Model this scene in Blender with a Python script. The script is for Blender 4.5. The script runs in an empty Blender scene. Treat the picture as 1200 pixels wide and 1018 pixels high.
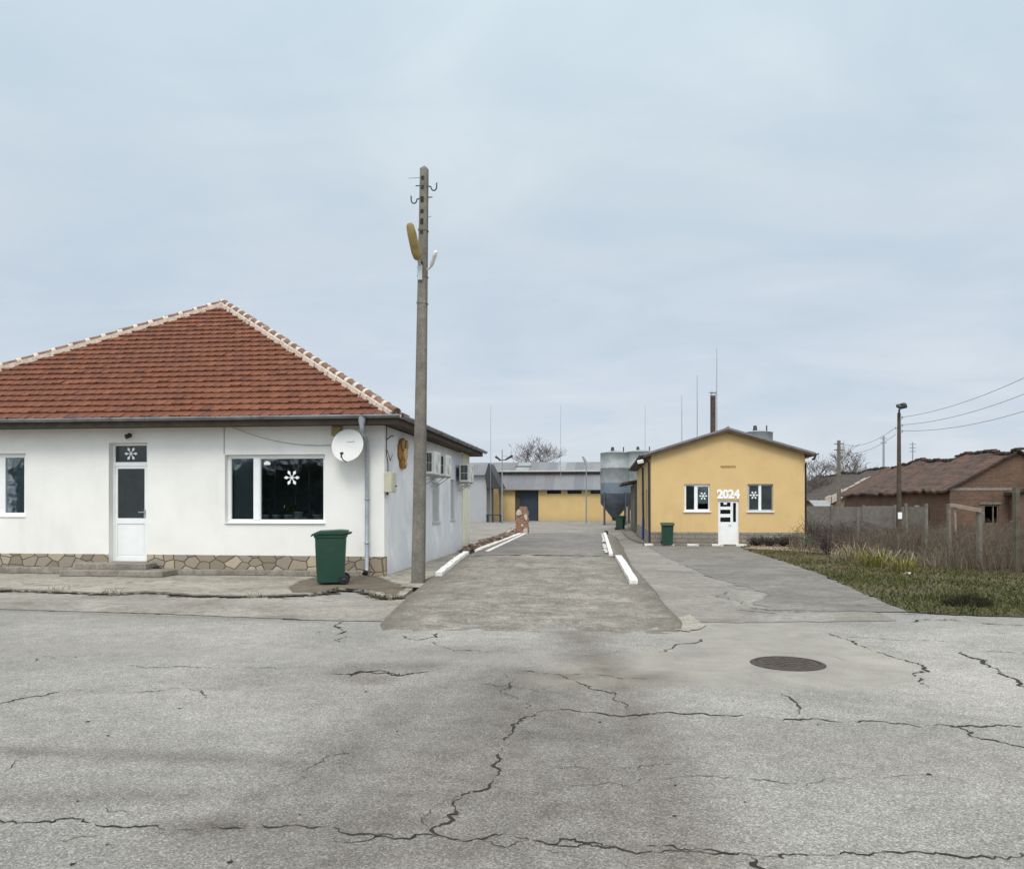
import bpy, bmesh, math, random
import numpy as np
from mathutils import Vector, Matrix, Euler

# ------------------------------------------------------------------ camera, sky, sun, exposure
R = math.radians
scene = bpy.context.scene
COL = scene.collection
EYE = 1.6
FPX = 950.0                      # focal length in photo pixels (photo is 1200 wide)
HZ = 590.0                       # horizon row
YAW = math.atan(108.0 / FPX)     # the street runs away slightly right of the view axis
cam = bpy.data.cameras.new("camera")
camo = bpy.data.objects.new("camera", cam)
COL.objects.link(camo)
camo.location = (0, 0, EYE)
camo.rotation_euler = (R(90), 0, YAW)
cam.sensor_width = 36.0
cam.lens = 36.0 * FPX / 1200.0
cam.shift_y = (HZ - 509.0) / 1200.0
cam.clip_end = 3000
scene.camera = camo
scene.view_settings.view_transform = 'Standard'
scene.view_settings.look = 'None'
scene.view_settings.gamma = 1
scene.view_settings.exposure = 0.24
scene.cycles.max_bounces = 8
scene.cycles.transparent_max_bounces = 12

SUN_EL, SUN_AZ = R(48), R(180)   # azimuth clockwise from +Y: straight behind the camera
sdir = Vector((math.sin(SUN_AZ) * math.cos(SUN_EL), math.cos(SUN_AZ) * math.cos(SUN_EL), math.sin(SUN_EL)))
sun = bpy.data.lights.new("sun", 'SUN')
sun.energy = 1.2
sun.angle = R(20)
sun.color = (1.0, 0.955, 0.88)
suno = bpy.data.objects.new("sun", sun)
COL.objects.link(suno)
suno.rotation_euler = sdir.to_track_quat('Z', 'Y').to_euler()


def node(nt, typ, ins=None, **props):
    n = nt.nodes.new(typ)
    for k, v in props.items():
        setattr(n, k, v)
    for k, v in (ins or {}).items():
        s = n.inputs[k]
        if isinstance(v, bpy.types.NodeSocket):
            nt.links.new(v, s)
        else:
            s.default_value = v
    return n


def c4(c):
    return (c[0], c[1], c[2], 1.0)


def mathn(nt, op, a, b=0.0, clamp=False):
    return node(nt, 'ShaderNodeMath', {0: a, 1: b}, operation=op, use_clamp=clamp).outputs[0]


def mix(nt, fac, a, b, blend='MIX'):
    a = c4(a) if isinstance(a, tuple) and len(a) == 3 else a
    b = c4(b) if isinstance(b, tuple) and len(b) == 3 else b
    return node(nt, 'ShaderNodeMix', {0: fac, 6: a, 7: b}, data_type='RGBA', blend_type=blend).outputs[2]


def ramp(nt, fac, stops, interp='LINEAR'):
    n = node(nt, 'ShaderNodeValToRGB', {0: fac})
    cr = n.color_ramp
    cr.interpolation = interp
    while len(cr.elements) < len(stops):
        cr.elements.new(0.5)
    for e, (p, c) in zip(cr.elements, stops):
        e.position = p
        e.color = c4(c) if isinstance(c, tuple) else (c, c, c, 1)
    return n.outputs[0]


def noise(nt, vec, scale, detail=4, rough=0.55, dist=0.0):
    return node(nt, 'ShaderNodeTexNoise', {'Vector': vec, 'Scale': scale, 'Detail': detail, 'Roughness': rough, 'Distortion': dist}).outputs[0]


world = bpy.data.worlds.new("World")
scene.world = world
world.use_nodes = True
wt = world.node_tree
wt.nodes.clear()
wout = node(wt, 'ShaderNodeOutputWorld')
tc = node(wt, 'ShaderNodeTexCoord')
sky = node(wt, 'ShaderNodeTexSky', sky_type='NISHITA', sun_disc=False)
sky.sun_elevation = SUN_EL
sky.sun_rotation = SUN_AZ
sky.air_density = 1.0
sky.dust_density = 2.0
sep = node(wt, 'ShaderNodeSeparateXYZ', {0: tc.outputs['Generated']})
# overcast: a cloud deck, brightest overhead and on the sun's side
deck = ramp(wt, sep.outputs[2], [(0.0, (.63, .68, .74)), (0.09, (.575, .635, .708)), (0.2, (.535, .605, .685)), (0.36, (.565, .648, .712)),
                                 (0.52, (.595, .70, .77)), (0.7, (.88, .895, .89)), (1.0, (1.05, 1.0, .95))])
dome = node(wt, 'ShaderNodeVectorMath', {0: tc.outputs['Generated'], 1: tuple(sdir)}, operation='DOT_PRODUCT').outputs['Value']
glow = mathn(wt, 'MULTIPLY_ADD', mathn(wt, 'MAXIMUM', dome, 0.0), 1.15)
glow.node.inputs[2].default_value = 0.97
up = mathn(wt, 'MAXIMUM', mathn(wt, 'ADD', sep.outputs[2], 0.22), 0.05)
px_ = mathn(wt, 'DIVIDE', sep.outputs[0], up)
py_ = mathn(wt, 'DIVIDE', sep.outputs[1], up)
cvec = node(wt, 'ShaderNodeCombineXYZ', {0: px_, 1: py_, 2: 0.0}).outputs[0]
cl = noise(wt, cvec, 1.35, 6, 0.55, 0.6)
cl2 = noise(wt, node(wt, 'ShaderNodeMapping', {'Vector': cvec, 'Scale': (0.8, 1.3, 1.0), 'Rotation': (0, 0, 0.35)}).outputs[0], 1.9, 6, 0.55, 0.8)
cm = mathn(wt, 'ADD', mathn(wt, 'MULTIPLY', cl, 0.5), mathn(wt, 'MULTIPLY', cl2, 0.5))
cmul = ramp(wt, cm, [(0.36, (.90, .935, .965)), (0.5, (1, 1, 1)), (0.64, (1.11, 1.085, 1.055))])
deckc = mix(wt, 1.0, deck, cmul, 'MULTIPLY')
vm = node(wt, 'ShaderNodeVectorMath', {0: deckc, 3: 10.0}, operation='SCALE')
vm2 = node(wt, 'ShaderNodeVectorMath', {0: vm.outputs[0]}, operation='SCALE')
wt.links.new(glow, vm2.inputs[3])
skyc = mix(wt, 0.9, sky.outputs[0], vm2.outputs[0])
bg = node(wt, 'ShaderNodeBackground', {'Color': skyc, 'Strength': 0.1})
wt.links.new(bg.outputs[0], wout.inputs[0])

# ------------------------------------------------------------------ measuring helpers: photo pixel -> point on a known plane
FW = Vector((-math.sin(YAW), math.cos(YAW), 0))
RT = Vector((math.cos(YAW), math.sin(YAW), 0))


def ray(px, py):
    return FW + RT * ((px - 600.0) / FPX) + Vector((0, 0, (HZ - py) / FPX))


def G(px, py, z=0.0):            # point of the ground at height z
    d = ray(px, py)
    t = (z - EYE) / d.z
    return Vector((d.x * t, d.y * t, z))


def PY(px, py, Y):               # point of the vertical plane y = Y
    d = ray(px, py)
    t = Y / d.y
    return Vector((d.x * t, Y, EYE + d.z * t))


def PX(px, py, X):
    d = ray(px, py)
    t = X / d.x
    return Vector((X, d.y * t, EYE + d.z * t))


def PF(px, py, f):               # point f metres in front of the camera
    d = ray(px, py) * f
    return Vector((d.x, d.y, EYE + d.z))


# ------------------------------------------------------------------ mesh helpers
ORG = {}


class MB:
    def __init__(s):
        s.v, s.f, s.mi, s.sm, s.tint = [], [], [], [], []

    def add(s, vs, fs, mi=0, smooth=False, tint=None):
        o = len(s.v)
        s.v += [tuple(p) for p in vs]
        for f in fs:
            s.f.append(tuple(i + o for i in f))
            s.mi.append(mi)
            s.sm.append(smooth)
            s.tint.append(0.5 if tint is None else tint)

    def quad(s, a, b, c, d, mi=0, tint=None):
        s.add([a, b, c, d], [(0, 1, 2, 3)], mi, False, tint)

    def bx(s, x0, x1, y0, y1, z0, z1, mi=0, tint=None):
        s.add([(x0, y0, z0), (x1, y0, z0), (x1, y1, z0), (x0, y1, z0), (x0, y0, z1), (x1, y0, z1), (x1, y1, z1), (x0, y1, z1)],
              [(0, 3, 2, 1), (4, 5, 6, 7), (0, 1, 5, 4), (1, 2, 6, 5), (2, 3, 7, 6), (3, 0, 4, 7)], mi, False, tint)

    def box(s, c, size, rot=(0, 0, 0), mi=0, taper=1.0, tint=None):
        m = Euler(rot).to_matrix()
        hx, hy, hz = size[0] / 2, size[1] / 2, size[2] / 2
        vs = []
        for k in (-1, 1):
            t = taper if k > 0 else 1.0
            for (i, j) in ((-1, -1), (1, -1), (1, 1), (-1, 1)):
                vs.append(Vector(c) + m @ Vector((i * hx * t, j * hy * t, k * hz)))
        s.add(vs, [(0, 3, 2, 1), (4, 5, 6, 7), (0, 1, 5, 4), (1, 2, 6, 5), (2, 3, 7, 6), (3, 0, 4, 7)], mi, False, tint)

    def tube(s, pts, r, n=8, caps=True, mi=0, smooth=True, tint=None):
        pts = [Vector(p) for p in pts]
        rs = r if isinstance(r, (list, tuple)) else [r] * len(pts)
        vs, fs = [], []
        ref = None
        for i, p in enumerate(pts):
            t = (pts[min(i + 1, len(pts) - 1)] - pts[max(i - 1, 0)])
            if t.length < 1e-9:
                t = Vector((0, 0, 1))
            t.normalize()
            if ref is None:
                ref = Vector((1, 0, 0)) if abs(t.x) < 0.8 else Vector((0, 1, 0))
            a = (ref - t * ref.dot(t))
            if a.length < 1e-6:
                a = t.orthogonal()
            a.normalize()
            ref = a
            b = t.cross(a)
            for k in range(n):
                g = 2 * math.pi * k / n
                vs.append(p + a * (math.cos(g) * rs[i]) + b * (math.sin(g) * rs[i]))
        for i in range(len(pts) - 1):
            for k in range(n):
                k2 = (k + 1) % n
                fs.append((i * n + k, i * n + k2, (i + 1) * n + k2, (i + 1) * n + k))
        s.add(vs, fs, mi, smooth, tint)
        if caps:
            m = (len(pts) - 1) * n
            s.add(vs[:n], [tuple(reversed(range(n)))], mi, False, tint)
            s.add(vs[m:m + n], [tuple(range(n))], mi, False, tint)

    def lathe(s, prof, c, n=24, mi=0, smooth=True, axis='Z', rot=None):
        vs, fs = [], []
        c = Vector(c)
        for (r, z) in prof:
            for k in range(n):
                g = 2 * math.pi * k / n
                p = Vector((r * math.cos(g), r * math.sin(g), z))
                if axis == 'Y':
                    p = Vector((p.x, -p.z, p.y))
                if axis == 'X':
                    p = Vector((p.z, p.x, p.y))
                if rot is not None:
                    p = rot @ p
                vs.append(c + p)
        for i in range(len(prof) - 1):
            for k in range(n):
                k2 = (k + 1) % n
                fs.append((i * n + k, i * n + k2, (i + 1) * n + k2, (i + 1) * n + k))
        s.add(vs, fs, mi, smooth)

    def prism(s, poly, axis, t0, t1, mi=0):
        # poly in the plane normal to axis: X:(y,z) Y:(x,z) Z:(x,y)
        def P(p, t):
            return {'X': (t, p[0], p[1]), 'Y': (p[0], t, p[1]), 'Z': (p[0], p[1], t)}[axis]
        n = len(poly)
        vs = [P(p, t0) for p in poly] + [P(p, t1) for p in poly]
        fs = [tuple(range(n)), tuple(reversed(range(n, 2 * n)))]
        for i in range(n):
            j = (i + 1) % n
            fs.append((i, i + n, j + n, j))
        s.add(vs, fs, mi)

    def build(s, name, mats, parent=None, origin=None, bevel=0.0, fix=True, seg=2):
        me = bpy.data.meshes.new(name)
        o = bpy.data.objects.new(name, me)
        if parent is not None:
            org = ORG[parent]
        else:
            org = Vector(origin) if origin is not None else Vector((0, 0, 0))
        ORG[o] = org
        me.from_pydata([(x - org.x, y - org.y, z - org.z) for (x, y, z) in s.v], [], s.f)
        if not isinstance(mats, (list, tuple)):
            mats = [mats]
        for m in mats:
            me.materials.append(m)
        me.polygons.foreach_set('material_index', s.mi)
        me.polygons.foreach_set('use_smooth', s.sm)
        if any(t != 0.5 for t in s.tint):
            at = me.attributes.new('tint', 'FLOAT', 'FACE')
            at.data.foreach_set('value', s.tint)
        me.update()
        if fix and not bevel:
            b = bmesh.new()
            b.from_mesh(me)
            bmesh.ops.recalc_face_normals(b, faces=b.faces)
            b.to_mesh(me)
            b.free()
        if bevel:
            b = bmesh.new()
            b.from_mesh(me)
            bmesh.ops.remove_doubles(b, verts=b.verts, dist=1e-5)
            bmesh.ops.recalc_face_normals(b, faces=b.faces)
            es = [e for e in b.edges if len(e.link_faces) == 2 and e.calc_face_angle(0) > 0.6]
            bmesh.ops.bevel(b, geom=es, offset=bevel, segments=seg, affect='EDGES', profile=0.5, clamp_overlap=True)
            b.to_mesh(me)
            b.free()
        COL.objects.link(o)
        if parent is not None:
            o.parent = parent
        else:
            o.location = org
        return o


def thing(name, label, cat, loc, group=None):
    o = bpy.data.objects.new(name, None)
    o.empty_display_size = 0.2
    COL.objects.link(o)
    o.location = loc
    ORG[o] = Vector(loc)
    return tag(o, label, cat, group)


def tag(o, label, cat, group=None, kind=None):
    o['label'] = label
    o['category'] = cat
    if group:
        o['group'] = group
    if kind:
        o['kind'] = kind
    return o


def struct(o, label=None, cat=None, kind='structure'):
    o['kind'] = kind
    if label:
        o['label'] = label
        o['category'] = cat
    return o


def dup(root, loc, rz, label, group=None):
    r = root.copy()
    COL.objects.link(r)
    r.location = loc
    r.rotation_euler = (0, 0, rz)
    r['label'] = label
    if group:
        r['group'] = group
    for ch in list(root.children):
        c = ch.copy()
        COL.objects.link(c)
        c.parent = r
        for g in ch.children:
            d = g.copy()
            COL.objects.link(d)
            d.parent = c
    return r


# ------------------------------------------------------------------ materials
def base_mat(name):
    m = bpy.data.materials.new(name)
    m.use_nodes = True
    nt = m.node_tree
    b = nt.nodes['Principled BSDF']
    co = node(nt, 'ShaderNodeTexCoord').outputs['Object']
    return m, nt, b, co


def setin(nt, b, **kw):
    for k, v in kw.items():
        k = k.replace('_', ' ')
        if isinstance(v, bpy.types.NodeSocket):
            nt.links.new(v, b.inputs[k])
        else:
            b.inputs[k].default_value = c4(v) if isinstance(v, tuple) and len(v) == 3 else v


def bump(nt, b, h, strength=0.3, dist=0.01):
    n = node(nt, 'ShaderNodeBump', {'Height': h, 'Strength': strength, 'Distance': dist})
    nt.links.new(n.outputs[0], b.inputs['Normal'])


def plain(name, col, rough=0.6, metal=0.0, var=0.12, scale=6.0, bs=0.0, bscale=60.0, dirt=None, dirt_scale=2.0, dirt_lo=0.5, dirt_hi=0.7, spec=0.4):
    m, nt, b, co = base_mat(name)
    n = noise(nt, co, scale, 5, 0.6)
    lo = tuple(c * (1 - var) for c in col)
    hi = tuple(min(1, c * (1 + var)) for c in col)
    c = ramp(nt, n, [(0.3, lo), (0.7, hi)])
    if dirt:
        d = noise(nt, co, dirt_scale, 6, 0.65, 0.5)
        c = mix(nt, ramp(nt, d, [(dirt_lo, 0.0), (dirt_hi, 1.0)]), c, dirt)
    setin(nt, b, Base_Color=c, Roughness=rough, Metallic=metal)
    b.inputs['Specular IOR Level'].default_value = spec
    if bs:
        bump(nt, b, noise(nt, co, bscale, 4, 0.6), bs)
    return m


def wall_uv(nt, co):
    s = node(nt, 'ShaderNodeSeparateXYZ', {0: co})
    return node(nt, 'ShaderNodeCombineXYZ', {0: mathn(nt, 'ADD', s.outputs[0], s.outputs[1]), 1: s.outputs[2], 2: 0.0}).outputs[0], s


def stucco(name, col, dirt, dirt_amt=0.35, low=0.5, streak=True, patch=None):
    m, nt, b, co = base_mat(name)
    uv, s = wall_uv(nt, co)
    big = noise(nt, uv, 0.9, 6, 0.6, 0.4)
    c = mix(nt, ramp(nt, big, [(0.35, 0.0), (0.75, 1.0)]), col, tuple(x * 0.9 for x in col))
    # rain streaks running down and grime
    st = noise(nt, node(nt, 'ShaderNodeMapping', {'Vector': uv, 'Scale': (2.1, 0.3, 1)}).outputs[0], 1.0, 6, 0.6)
    c = mix(nt, mathn(nt, 'MULTIPLY', ramp(nt, mathn(nt, 'ADD', st, mathn(nt, 'MULTIPLY', mathn(nt, 'SUBTRACT', noise(nt, uv, 0.5, 3, 0.5), 0.5), 0.9)), [(0.54, 0.0), (0.85, 1.0)]), dirt_amt), c, dirt)
    # splash dirt near the ground with a ragged upper edge
    z = mathn(nt, 'ADD', s.outputs[2], mathn(nt, 'MULTIPLY', mathn(nt, 'SUBTRACT', noise(nt, uv, 1.6, 6, 0.65), 0.5), 0.9))
    c = mix(nt, mathn(nt, 'MULTIPLY', ramp(nt, mathn(nt, 'DIVIDE', z, max(low, .01) * 2), [(0.0, 1.0), (0.5, 0.0)]), 0.62), c, dirt)
    if patch:
        pn = noise(nt, uv, 0.55, 6, 0.6, 0.8)
        c = mix(nt, mathn(nt, 'MULTIPLY', ramp(nt, pn, [(0.42, 0.0), (0.56, 1.0)]), 0.75), c, patch)
    setin(nt, b, Base_Color=c, Roughness=0.9)
    b.inputs['Specular IOR Level'].default_value = 0.2
    bump(nt, b, noise(nt, co, 70, 5, 0.7), 0.25, 0.008)
    return m


def brick_mat(name, a, bcol, mortar, scale=1.0, dirt=(0.12, 0.09, 0.07)):
    m, nt, b, co = base_mat(name)
    uv, s = wall_uv(nt, co)
    br = node(nt, 'ShaderNodeTexBrick', {'Vector': uv, 'Color1': c4(a), 'Color2': c4(bcol), 'Mortar': c4(mortar), 'Scale': 1.0 / scale,
                                         'Mortar Size': 0.012, 'Mortar Smooth': 0.3, 'Bias': 0.0, 'Brick Width': 0.26, 'Row Height': 0.08})
    d = noise(nt, uv, 1.3, 7, 0.65, 0.6)
    c = mix(nt, mathn(nt, 'MULTIPLY', ramp(nt, d, [(0.42, 0.0), (0.7, 1.0)]), 0.7), br.outputs[0], dirt)
    setin(nt, b, Base_Color=c, Roughness=0.95)
    bump(nt, b, mathn(nt, 'ADD', br.outputs[1], noise(nt, co, 20, 5, 0.7)), 0.4, 0.012)
    return m


def stone_plinth(name):
    m, nt, b, co = base_mat(name)
    uv, s = wall_uv(nt, co)
    w = node(nt, 'ShaderNodeVectorMath', {0: uv, 1: node(nt, 'ShaderNodeVectorMath', {0: node(nt, 'ShaderNodeTexNoise', {'Vector': uv, 'Scale': 2.0}).outputs[1], 3: 0.12}, operation='SCALE').outputs[0]}, operation='ADD').outputs[0]
    sc = node(nt, 'ShaderNodeMapping', {'Vector': w, 'Scale': (3.3, 4.6, 1)}).outputs[0]
    ed = node(nt, 'ShaderNodeTexVoronoi', {'Vector': sc, 'Scale': 1.0, 'Randomness': 0.95}, feature='DISTANCE_TO_EDGE', voronoi_dimensions='2D').outputs['Distance']
    ce = node(nt, 'ShaderNodeTexVoronoi', {'Vector': sc, 'Scale': 1.0, 'Randomness': 0.95}, feature='F1', voronoi_dimensions='2D').outputs['Color']
    v = node(nt, 'ShaderNodeSeparateColor', {0: ce}).outputs[0]
    c = ramp(nt, v, [(0.2, (.22, .185, .135)), (0.4, (.37, .30, .21)), (0.6, (.27, .24, .195)), (0.8, (.47, .39, .285))])
    c = mix(nt, mathn(nt, 'MULTIPLY', noise(nt, uv, 9, 6, 0.7), .45), c, (.19, .16, .12), 'MIX')
    joint = ramp(nt, ed, [(0.02, 0.0), (0.06, 1.0)])
    c = mix(nt, joint, (.085, .068, .05), c)
    setin(nt, b, Base_Color=c, Roughness=0.9)
    bump(nt, b, mathn(nt, 'ADD', mathn(nt, 'MULTIPLY', joint, 0.8), mathn(nt, 'MULTIPLY', noise(nt, uv, 25, 5, 0.7), 0.4)), 0.6, 0.02)
    return m


def concrete(name, col, dark, grit=45.0, amount=0.8, bs=0.3, stain=None, sscale=0.6):
    m, nt, b, co = base_mat(name)
    big = noise(nt, co, sscale, 7, 0.62, 0.7)
    c = mix(nt, ramp(nt, big, [(0.36, 0.0), (0.66, 1.0)]), col, dark)
    g = noise(nt, co, grit, 2, 0.8)
    md = noise(nt, co, grit / 6.5, 5, 0.7)
    c = mix(nt, 0.9, c, ramp(nt, md, [(0.32, 0.74), (0.68, 1.24)]), 'MULTIPLY')
    c = mix(nt, amount, c, ramp(nt, g, [(0.3, 0.55), (0.7, 1.35)]), 'MULTIPLY')
    if stain:
        sn = noise(nt, co, sscale * 2.3, 6, 0.6, 1.2)
        c = mix(nt, mathn(nt, 'MULTIPLY', ramp(nt, sn, [(0.52, 0.0), (0.68, 1.0)]), 0.65), c, stain)
    setin(nt, b, Base_Color=c, Roughness=0.92)
    b.inputs['Specular IOR Level'].default_value = 0.25
    bump(nt, b, noise(nt, co, grit, 4, 0.7), bs, 0.012)
    return m


def road_mat():
    m, nt, b, co = base_mat("worn asphalt")
    at = node(nt, 'ShaderNodeAttribute', attribute_name='mask')
    sp = node(nt, 'ShaderNodeSeparateColor', {0: at.outputs['Color']})
    Rk, Gk, Bk = sp.outputs
    vo = node(nt, 'ShaderNodeTexVoronoi', {'Vector': co, 'Scale': 115.0}, feature='F1')
    chip = node(nt, 'ShaderNodeSeparateColor', {0: vo.outputs['Color']}).outputs[0]
    g1 = noise(nt, co, 75, 3, 0.75)
    g2 = noise(nt, co, 5.0, 5, 0.7)
    big = noise(nt, co, 0.42, 7, 0.62, 0.6)
    c = ramp(nt, chip, [(0.0, (.130, .127, .119)), (0.35, (.200, .196, .185)), (0.75, (.250, .246, .233)), (1.0, (.36, .353, .332))])
    c = mix(nt, 0.75, c, ramp(nt, g1, [(0.3, 0.72), (0.7, 1.28)]), 'MULTIPLY')
    c = mix(nt, 0.8, c, ramp(nt, g2, [(0.3, 0.82), (0.7, 1.18)]), 'MULTIPLY')
    c = mix(nt, 0.9, c, ramp(nt, big, [(0.3, (.80, .80, .80)), (0.7, (1.24, 1.235, 1.22))]), 'MULTIPLY')
    # thin concrete skin over the asphalt
    cc = mix(nt, 0.8, mix(nt, big, (.30, .288, .255), (.245, .235, .208)), ramp(nt, g1, [(0.3, 0.78), (0.7, 1.22)]), 'MULTIPLY')
    cc = mix(nt, 0.9, cc, ramp(nt, noise(nt, co, 1.7, 7, 0.7, 0.8), [(0.34, 0.80), (0.66, 1.16)]), 'MULTIPLY')
    rag = mathn(nt, 'SUBTRACT', noise(nt, co, 2.2, 6, 0.7), 0.5)
    gk = mathn(nt, 'MULTIPLY', ramp(nt, mathn(nt, 'ADD', Gk, mathn(nt, 'MULTIPLY', rag, 0.9)), [(0.25, 0.0), (0.8, 1.0)]), 0.85)
    c = mix(nt, gk, c, cc)
    bk = mathn(nt, 'MULTIPLY', Bk, mathn(nt, 'ADD', 0.65, mathn(nt, 'MULTIPLY', rag, 1.6)), True)
    c = mix(nt, bk, c, mix(nt, 1.0, c, (1.42, 1.41, 1.385), 'MULTIPLY'))
    rk = mathn(nt, 'MULTIPLY', Rk, mathn(nt, 'ADD', 1.0, mathn(nt, 'MULTIPLY', rag, 2.0)), True)
    c = mix(nt, rk, c, mix(nt, 1.0, c, (.47, .43, .385), 'MULTIPLY'))
    setin(nt, b, Base_Color=c, Roughness=0.9)
    b.inputs['Specular IOR Level'].default_value = 0.25
    bump(nt, b, mathn(nt, 'ADD', chip, g1), 0.35, 0.006)
    return m


def tile_mat():
    m, nt, b, co = base_mat("clay tiles")
    t = node(nt, 'ShaderNodeAttribute', attribute_name='tint').outputs['Fac']
    c = ramp(nt, t, [(0.0, (.080, .028, .017)), (0.3, (.124, .039, .018)), (0.65, (.160, .051, .021)), (1.0, (.20, .072, .032))])
    big = noise(nt, co, 0.5, 6, 0.65, 0.6)
    c = mix(nt, mathn(nt, 'MULTIPLY', ramp(nt, big, [(0.42, 0.0), (0.72, 1.0)]), 0.35), c, (.085, .035, .022))
    fine = noise(nt, co, 14, 6, 0.75)
    c = mix(nt, mathn(nt, 'MULTIPLY', ramp(nt, fine, [(0.55, 0.0), (0.72, 1.0)]), 0.45), c, (.085, .062, .05))
    lich = noise(nt, co, 7, 5, 0.8)
    c = mix(nt, mathn(nt, 'MULTIPLY', ramp(nt, lich, [(0.68, 0.0), (0.78, 1.0)]), 0.4), c, (.30, .19, .14))
    setin(nt, b, Base_Color=c, Roughness=0.85)
    bump(nt, b, fine, 0.3, 0.01)
    return m


def glass_mat(name, tint=(.42, .46, .47), refl=1.0):
    m = bpy.data.materials.new(name)
    m.use_nodes = True
    nt = m.node_tree
    nt.nodes.clear()
    out = node(nt, 'ShaderNodeOutputMaterial')
    tr = node(nt, 'ShaderNodeBsdfTransparent', {0: c4(tint)})
    gl = node(nt, 'ShaderNodeBsdfGlossy', {'Color': (.9, .93, .95, 1), 'Roughness': 0.03})
    fr = node(nt, 'ShaderNodeFresnel', {'IOR': 1.5})
    n = noise(nt, node(nt, 'ShaderNodeTexCoord').outputs['Object'], 1.3, 3, 0.5)
    bp = node(nt, 'ShaderNodeBump', {'Height': n, 'Strength': 0.06, 'Distance': 0.05})
    nt.links.new(bp.outputs[0], gl.inputs['Normal'])
    f = mathn(nt, 'MULTIPLY', fr.outputs[0], refl, True)
    mx = node(nt, 'ShaderNodeMixShader', {0: f, 1: tr.outputs[0], 2: gl.outputs[0]})
    nt.links.new(mx.outputs[0], out.inputs[0])
    return m


def corrugated(name, a, b_, rust, pitch=0.18, rust_amt=0.5, axis=0):
    m, nt, b, co = base_mat(name)
    s = node(nt, 'ShaderNodeSeparateXYZ', {0: co})
    w = mathn(nt, 'SINE', mathn(nt, 'MULTIPLY', s.outputs[axis], 2 * math.pi / pitch))
    sheet = node(nt, 'ShaderNodeTexWhiteNoise', {'W': mathn(nt, 'FLOOR', mathn(nt, 'DIVIDE', s.outputs[axis], 1.05))}, noise_dimensions='1D').outputs[0]
    c = mix(nt, sheet, a, b_)
    n = noise(nt, node(nt, 'ShaderNodeMapping', {'Vector': co, 'Scale': (0.35, 0.35, 0.9)}).outputs[0], 1.0, 6, 0.65, 0.5)
    c = mix(nt, mathn(nt, 'MULTIPLY', ramp(nt, n, [(0.5, 0.0), (0.66, 1.0)]), rust_amt), c, rust)
    setin(nt, b, Base_Color=c, Roughness=0.55, Metallic=0.25)
    bump(nt, b, w, 0.6, 0.03)
    return m


M = {}
M['road'] = road_mat()
M['crack'] = plain('crack dirt', (.022, .020, .017), 0.95, var=0.5, scale=9)
M['crackbrown'] = plain('crack soil', (.062, .046, .03), 0.95, var=0.5, scale=7)
M['turf'] = plain('turf soil', (.066, .062, .030), 0.95, var=0.35, scale=2.5, bs=0.5, bscale=25, dirt=(.095, .075, .044), dirt_scale=0.9)
M['soil'] = plain('dry soil', (.17, .13, .085), 0.95, var=0.35, scale=2.5, bs=0.5, bscale=25, dirt=(.10, .085, .04), dirt_scale=1.2)
M['pave'] = concrete('pavement concrete', (.35, .33, .285), (.24, .225, .19), 50, 0.8, 0.35, stain=(.12, .102, .075), sscale=0.9)
M['gutterstrip'] = concrete('old strip concrete', (.295, .283, .253), (.20, .19, .167), 55, 0.85, 0.35, stain=(.125, .11, .088), sscale=0.7)
M['ramp'] = concrete('rough ramp concrete', (.275, .258, .225), (.165, .155, .134), 30, 1.0, 0.9, stain=(.115, .106, .09), sscale=1.5)
def edge_blend(m, col):
    nt = m.node_tree
    b = nt.nodes['Principled BSDF']
    src = b.inputs['Base Color'].links[0].from_socket
    co = node(nt, 'ShaderNodeTexCoord').outputs['Object']
    at = node(nt, 'ShaderNodeAttribute', attribute_name='edge').outputs['Fac']
    n1 = mathn(nt, 'MULTIPLY', mathn(nt, 'SUBTRACT', noise(nt, co, 2.6, 7, 0.72), 0.5), 2.3)
    f = ramp(nt, mathn(nt, 'ADD', at, n1), [(0.2, 0.0), (0.95, 1.0)])
    dk = mix(nt, ramp(nt, noise(nt, co, 22, 4, 0.75), [(0.35, 0.0), (0.65, 1.0)]), tuple(c * .6 for c in col), tuple(c * 1.35 for c in col))
    nt.links.new(mix(nt, mathn(nt, 'MULTIPLY', f, 0.85), src, dk), b.inputs['Base Color'])


edge_blend(M['ramp'], (.125, .114, .095))
M['drive'] = concrete('smooth drive asphalt', (.20, .192, .178), (.14, .135, .125), 30, 0.7, 0.3, stain=(.085, .08, .072), sscale=0.4)
M['apron'] = concrete('apron asphalt', (.21, .202, .183), (.135, .129, .115), 40, 0.8, 0.35, stain=(.105, .092, .078), sscale=0.6)
M['path'] = concrete('pale path concrete', (.265, .255, .228), (.19, .182, .162), 40, 0.7, 0.3, stain=(.14, .13, .112), sscale=0.55)
M['gravel'] = concrete('dark gravel edge', (.125, .112, .09), (.075, .068, .055), 16, 0.95, 0.9, stain=(.06, .055, .042), sscale=1.5)
M['yard'] = concrete('yard concrete', (.27, .26, .235), (.205, .195, .175), 20, 0.6, 0.3, stain=(.13, .12, .105), sscale=0.3)
M['whitewall'] = stucco('white stucco', (.80, .785, .745), (.50, .48, .435), 0.24, 0.45)
M['sidewall'] = stucco('whitewashed side', (.82, .815, .81), (.48, .47, .455), 0.2, 0.5, patch=(.58, .59, .615))
M['creamwall'] = stucco('cream stucco', (.74, .72, .58), (.42, .39, .30), 0.5, 0.5)
M['yellow'] = stucco('yellow stucco', (.655, .462, .222), (.46, .33, .175), 0.28, 0.3)
M['oldyellow'] = stucco('faded yellow stucco', (.60, .43, .20), (.40, .30, .17), 0.3, 0.8)
M['ochre'] = stucco('darker dirty side stucco', (.52, .38, .19), (.34, .27, .17), 0.5, 0.8)  # side wall of the yellow house: darker base and more dirt than its front
M['stone'] = stone_plinth('crazy paving stone')
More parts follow.
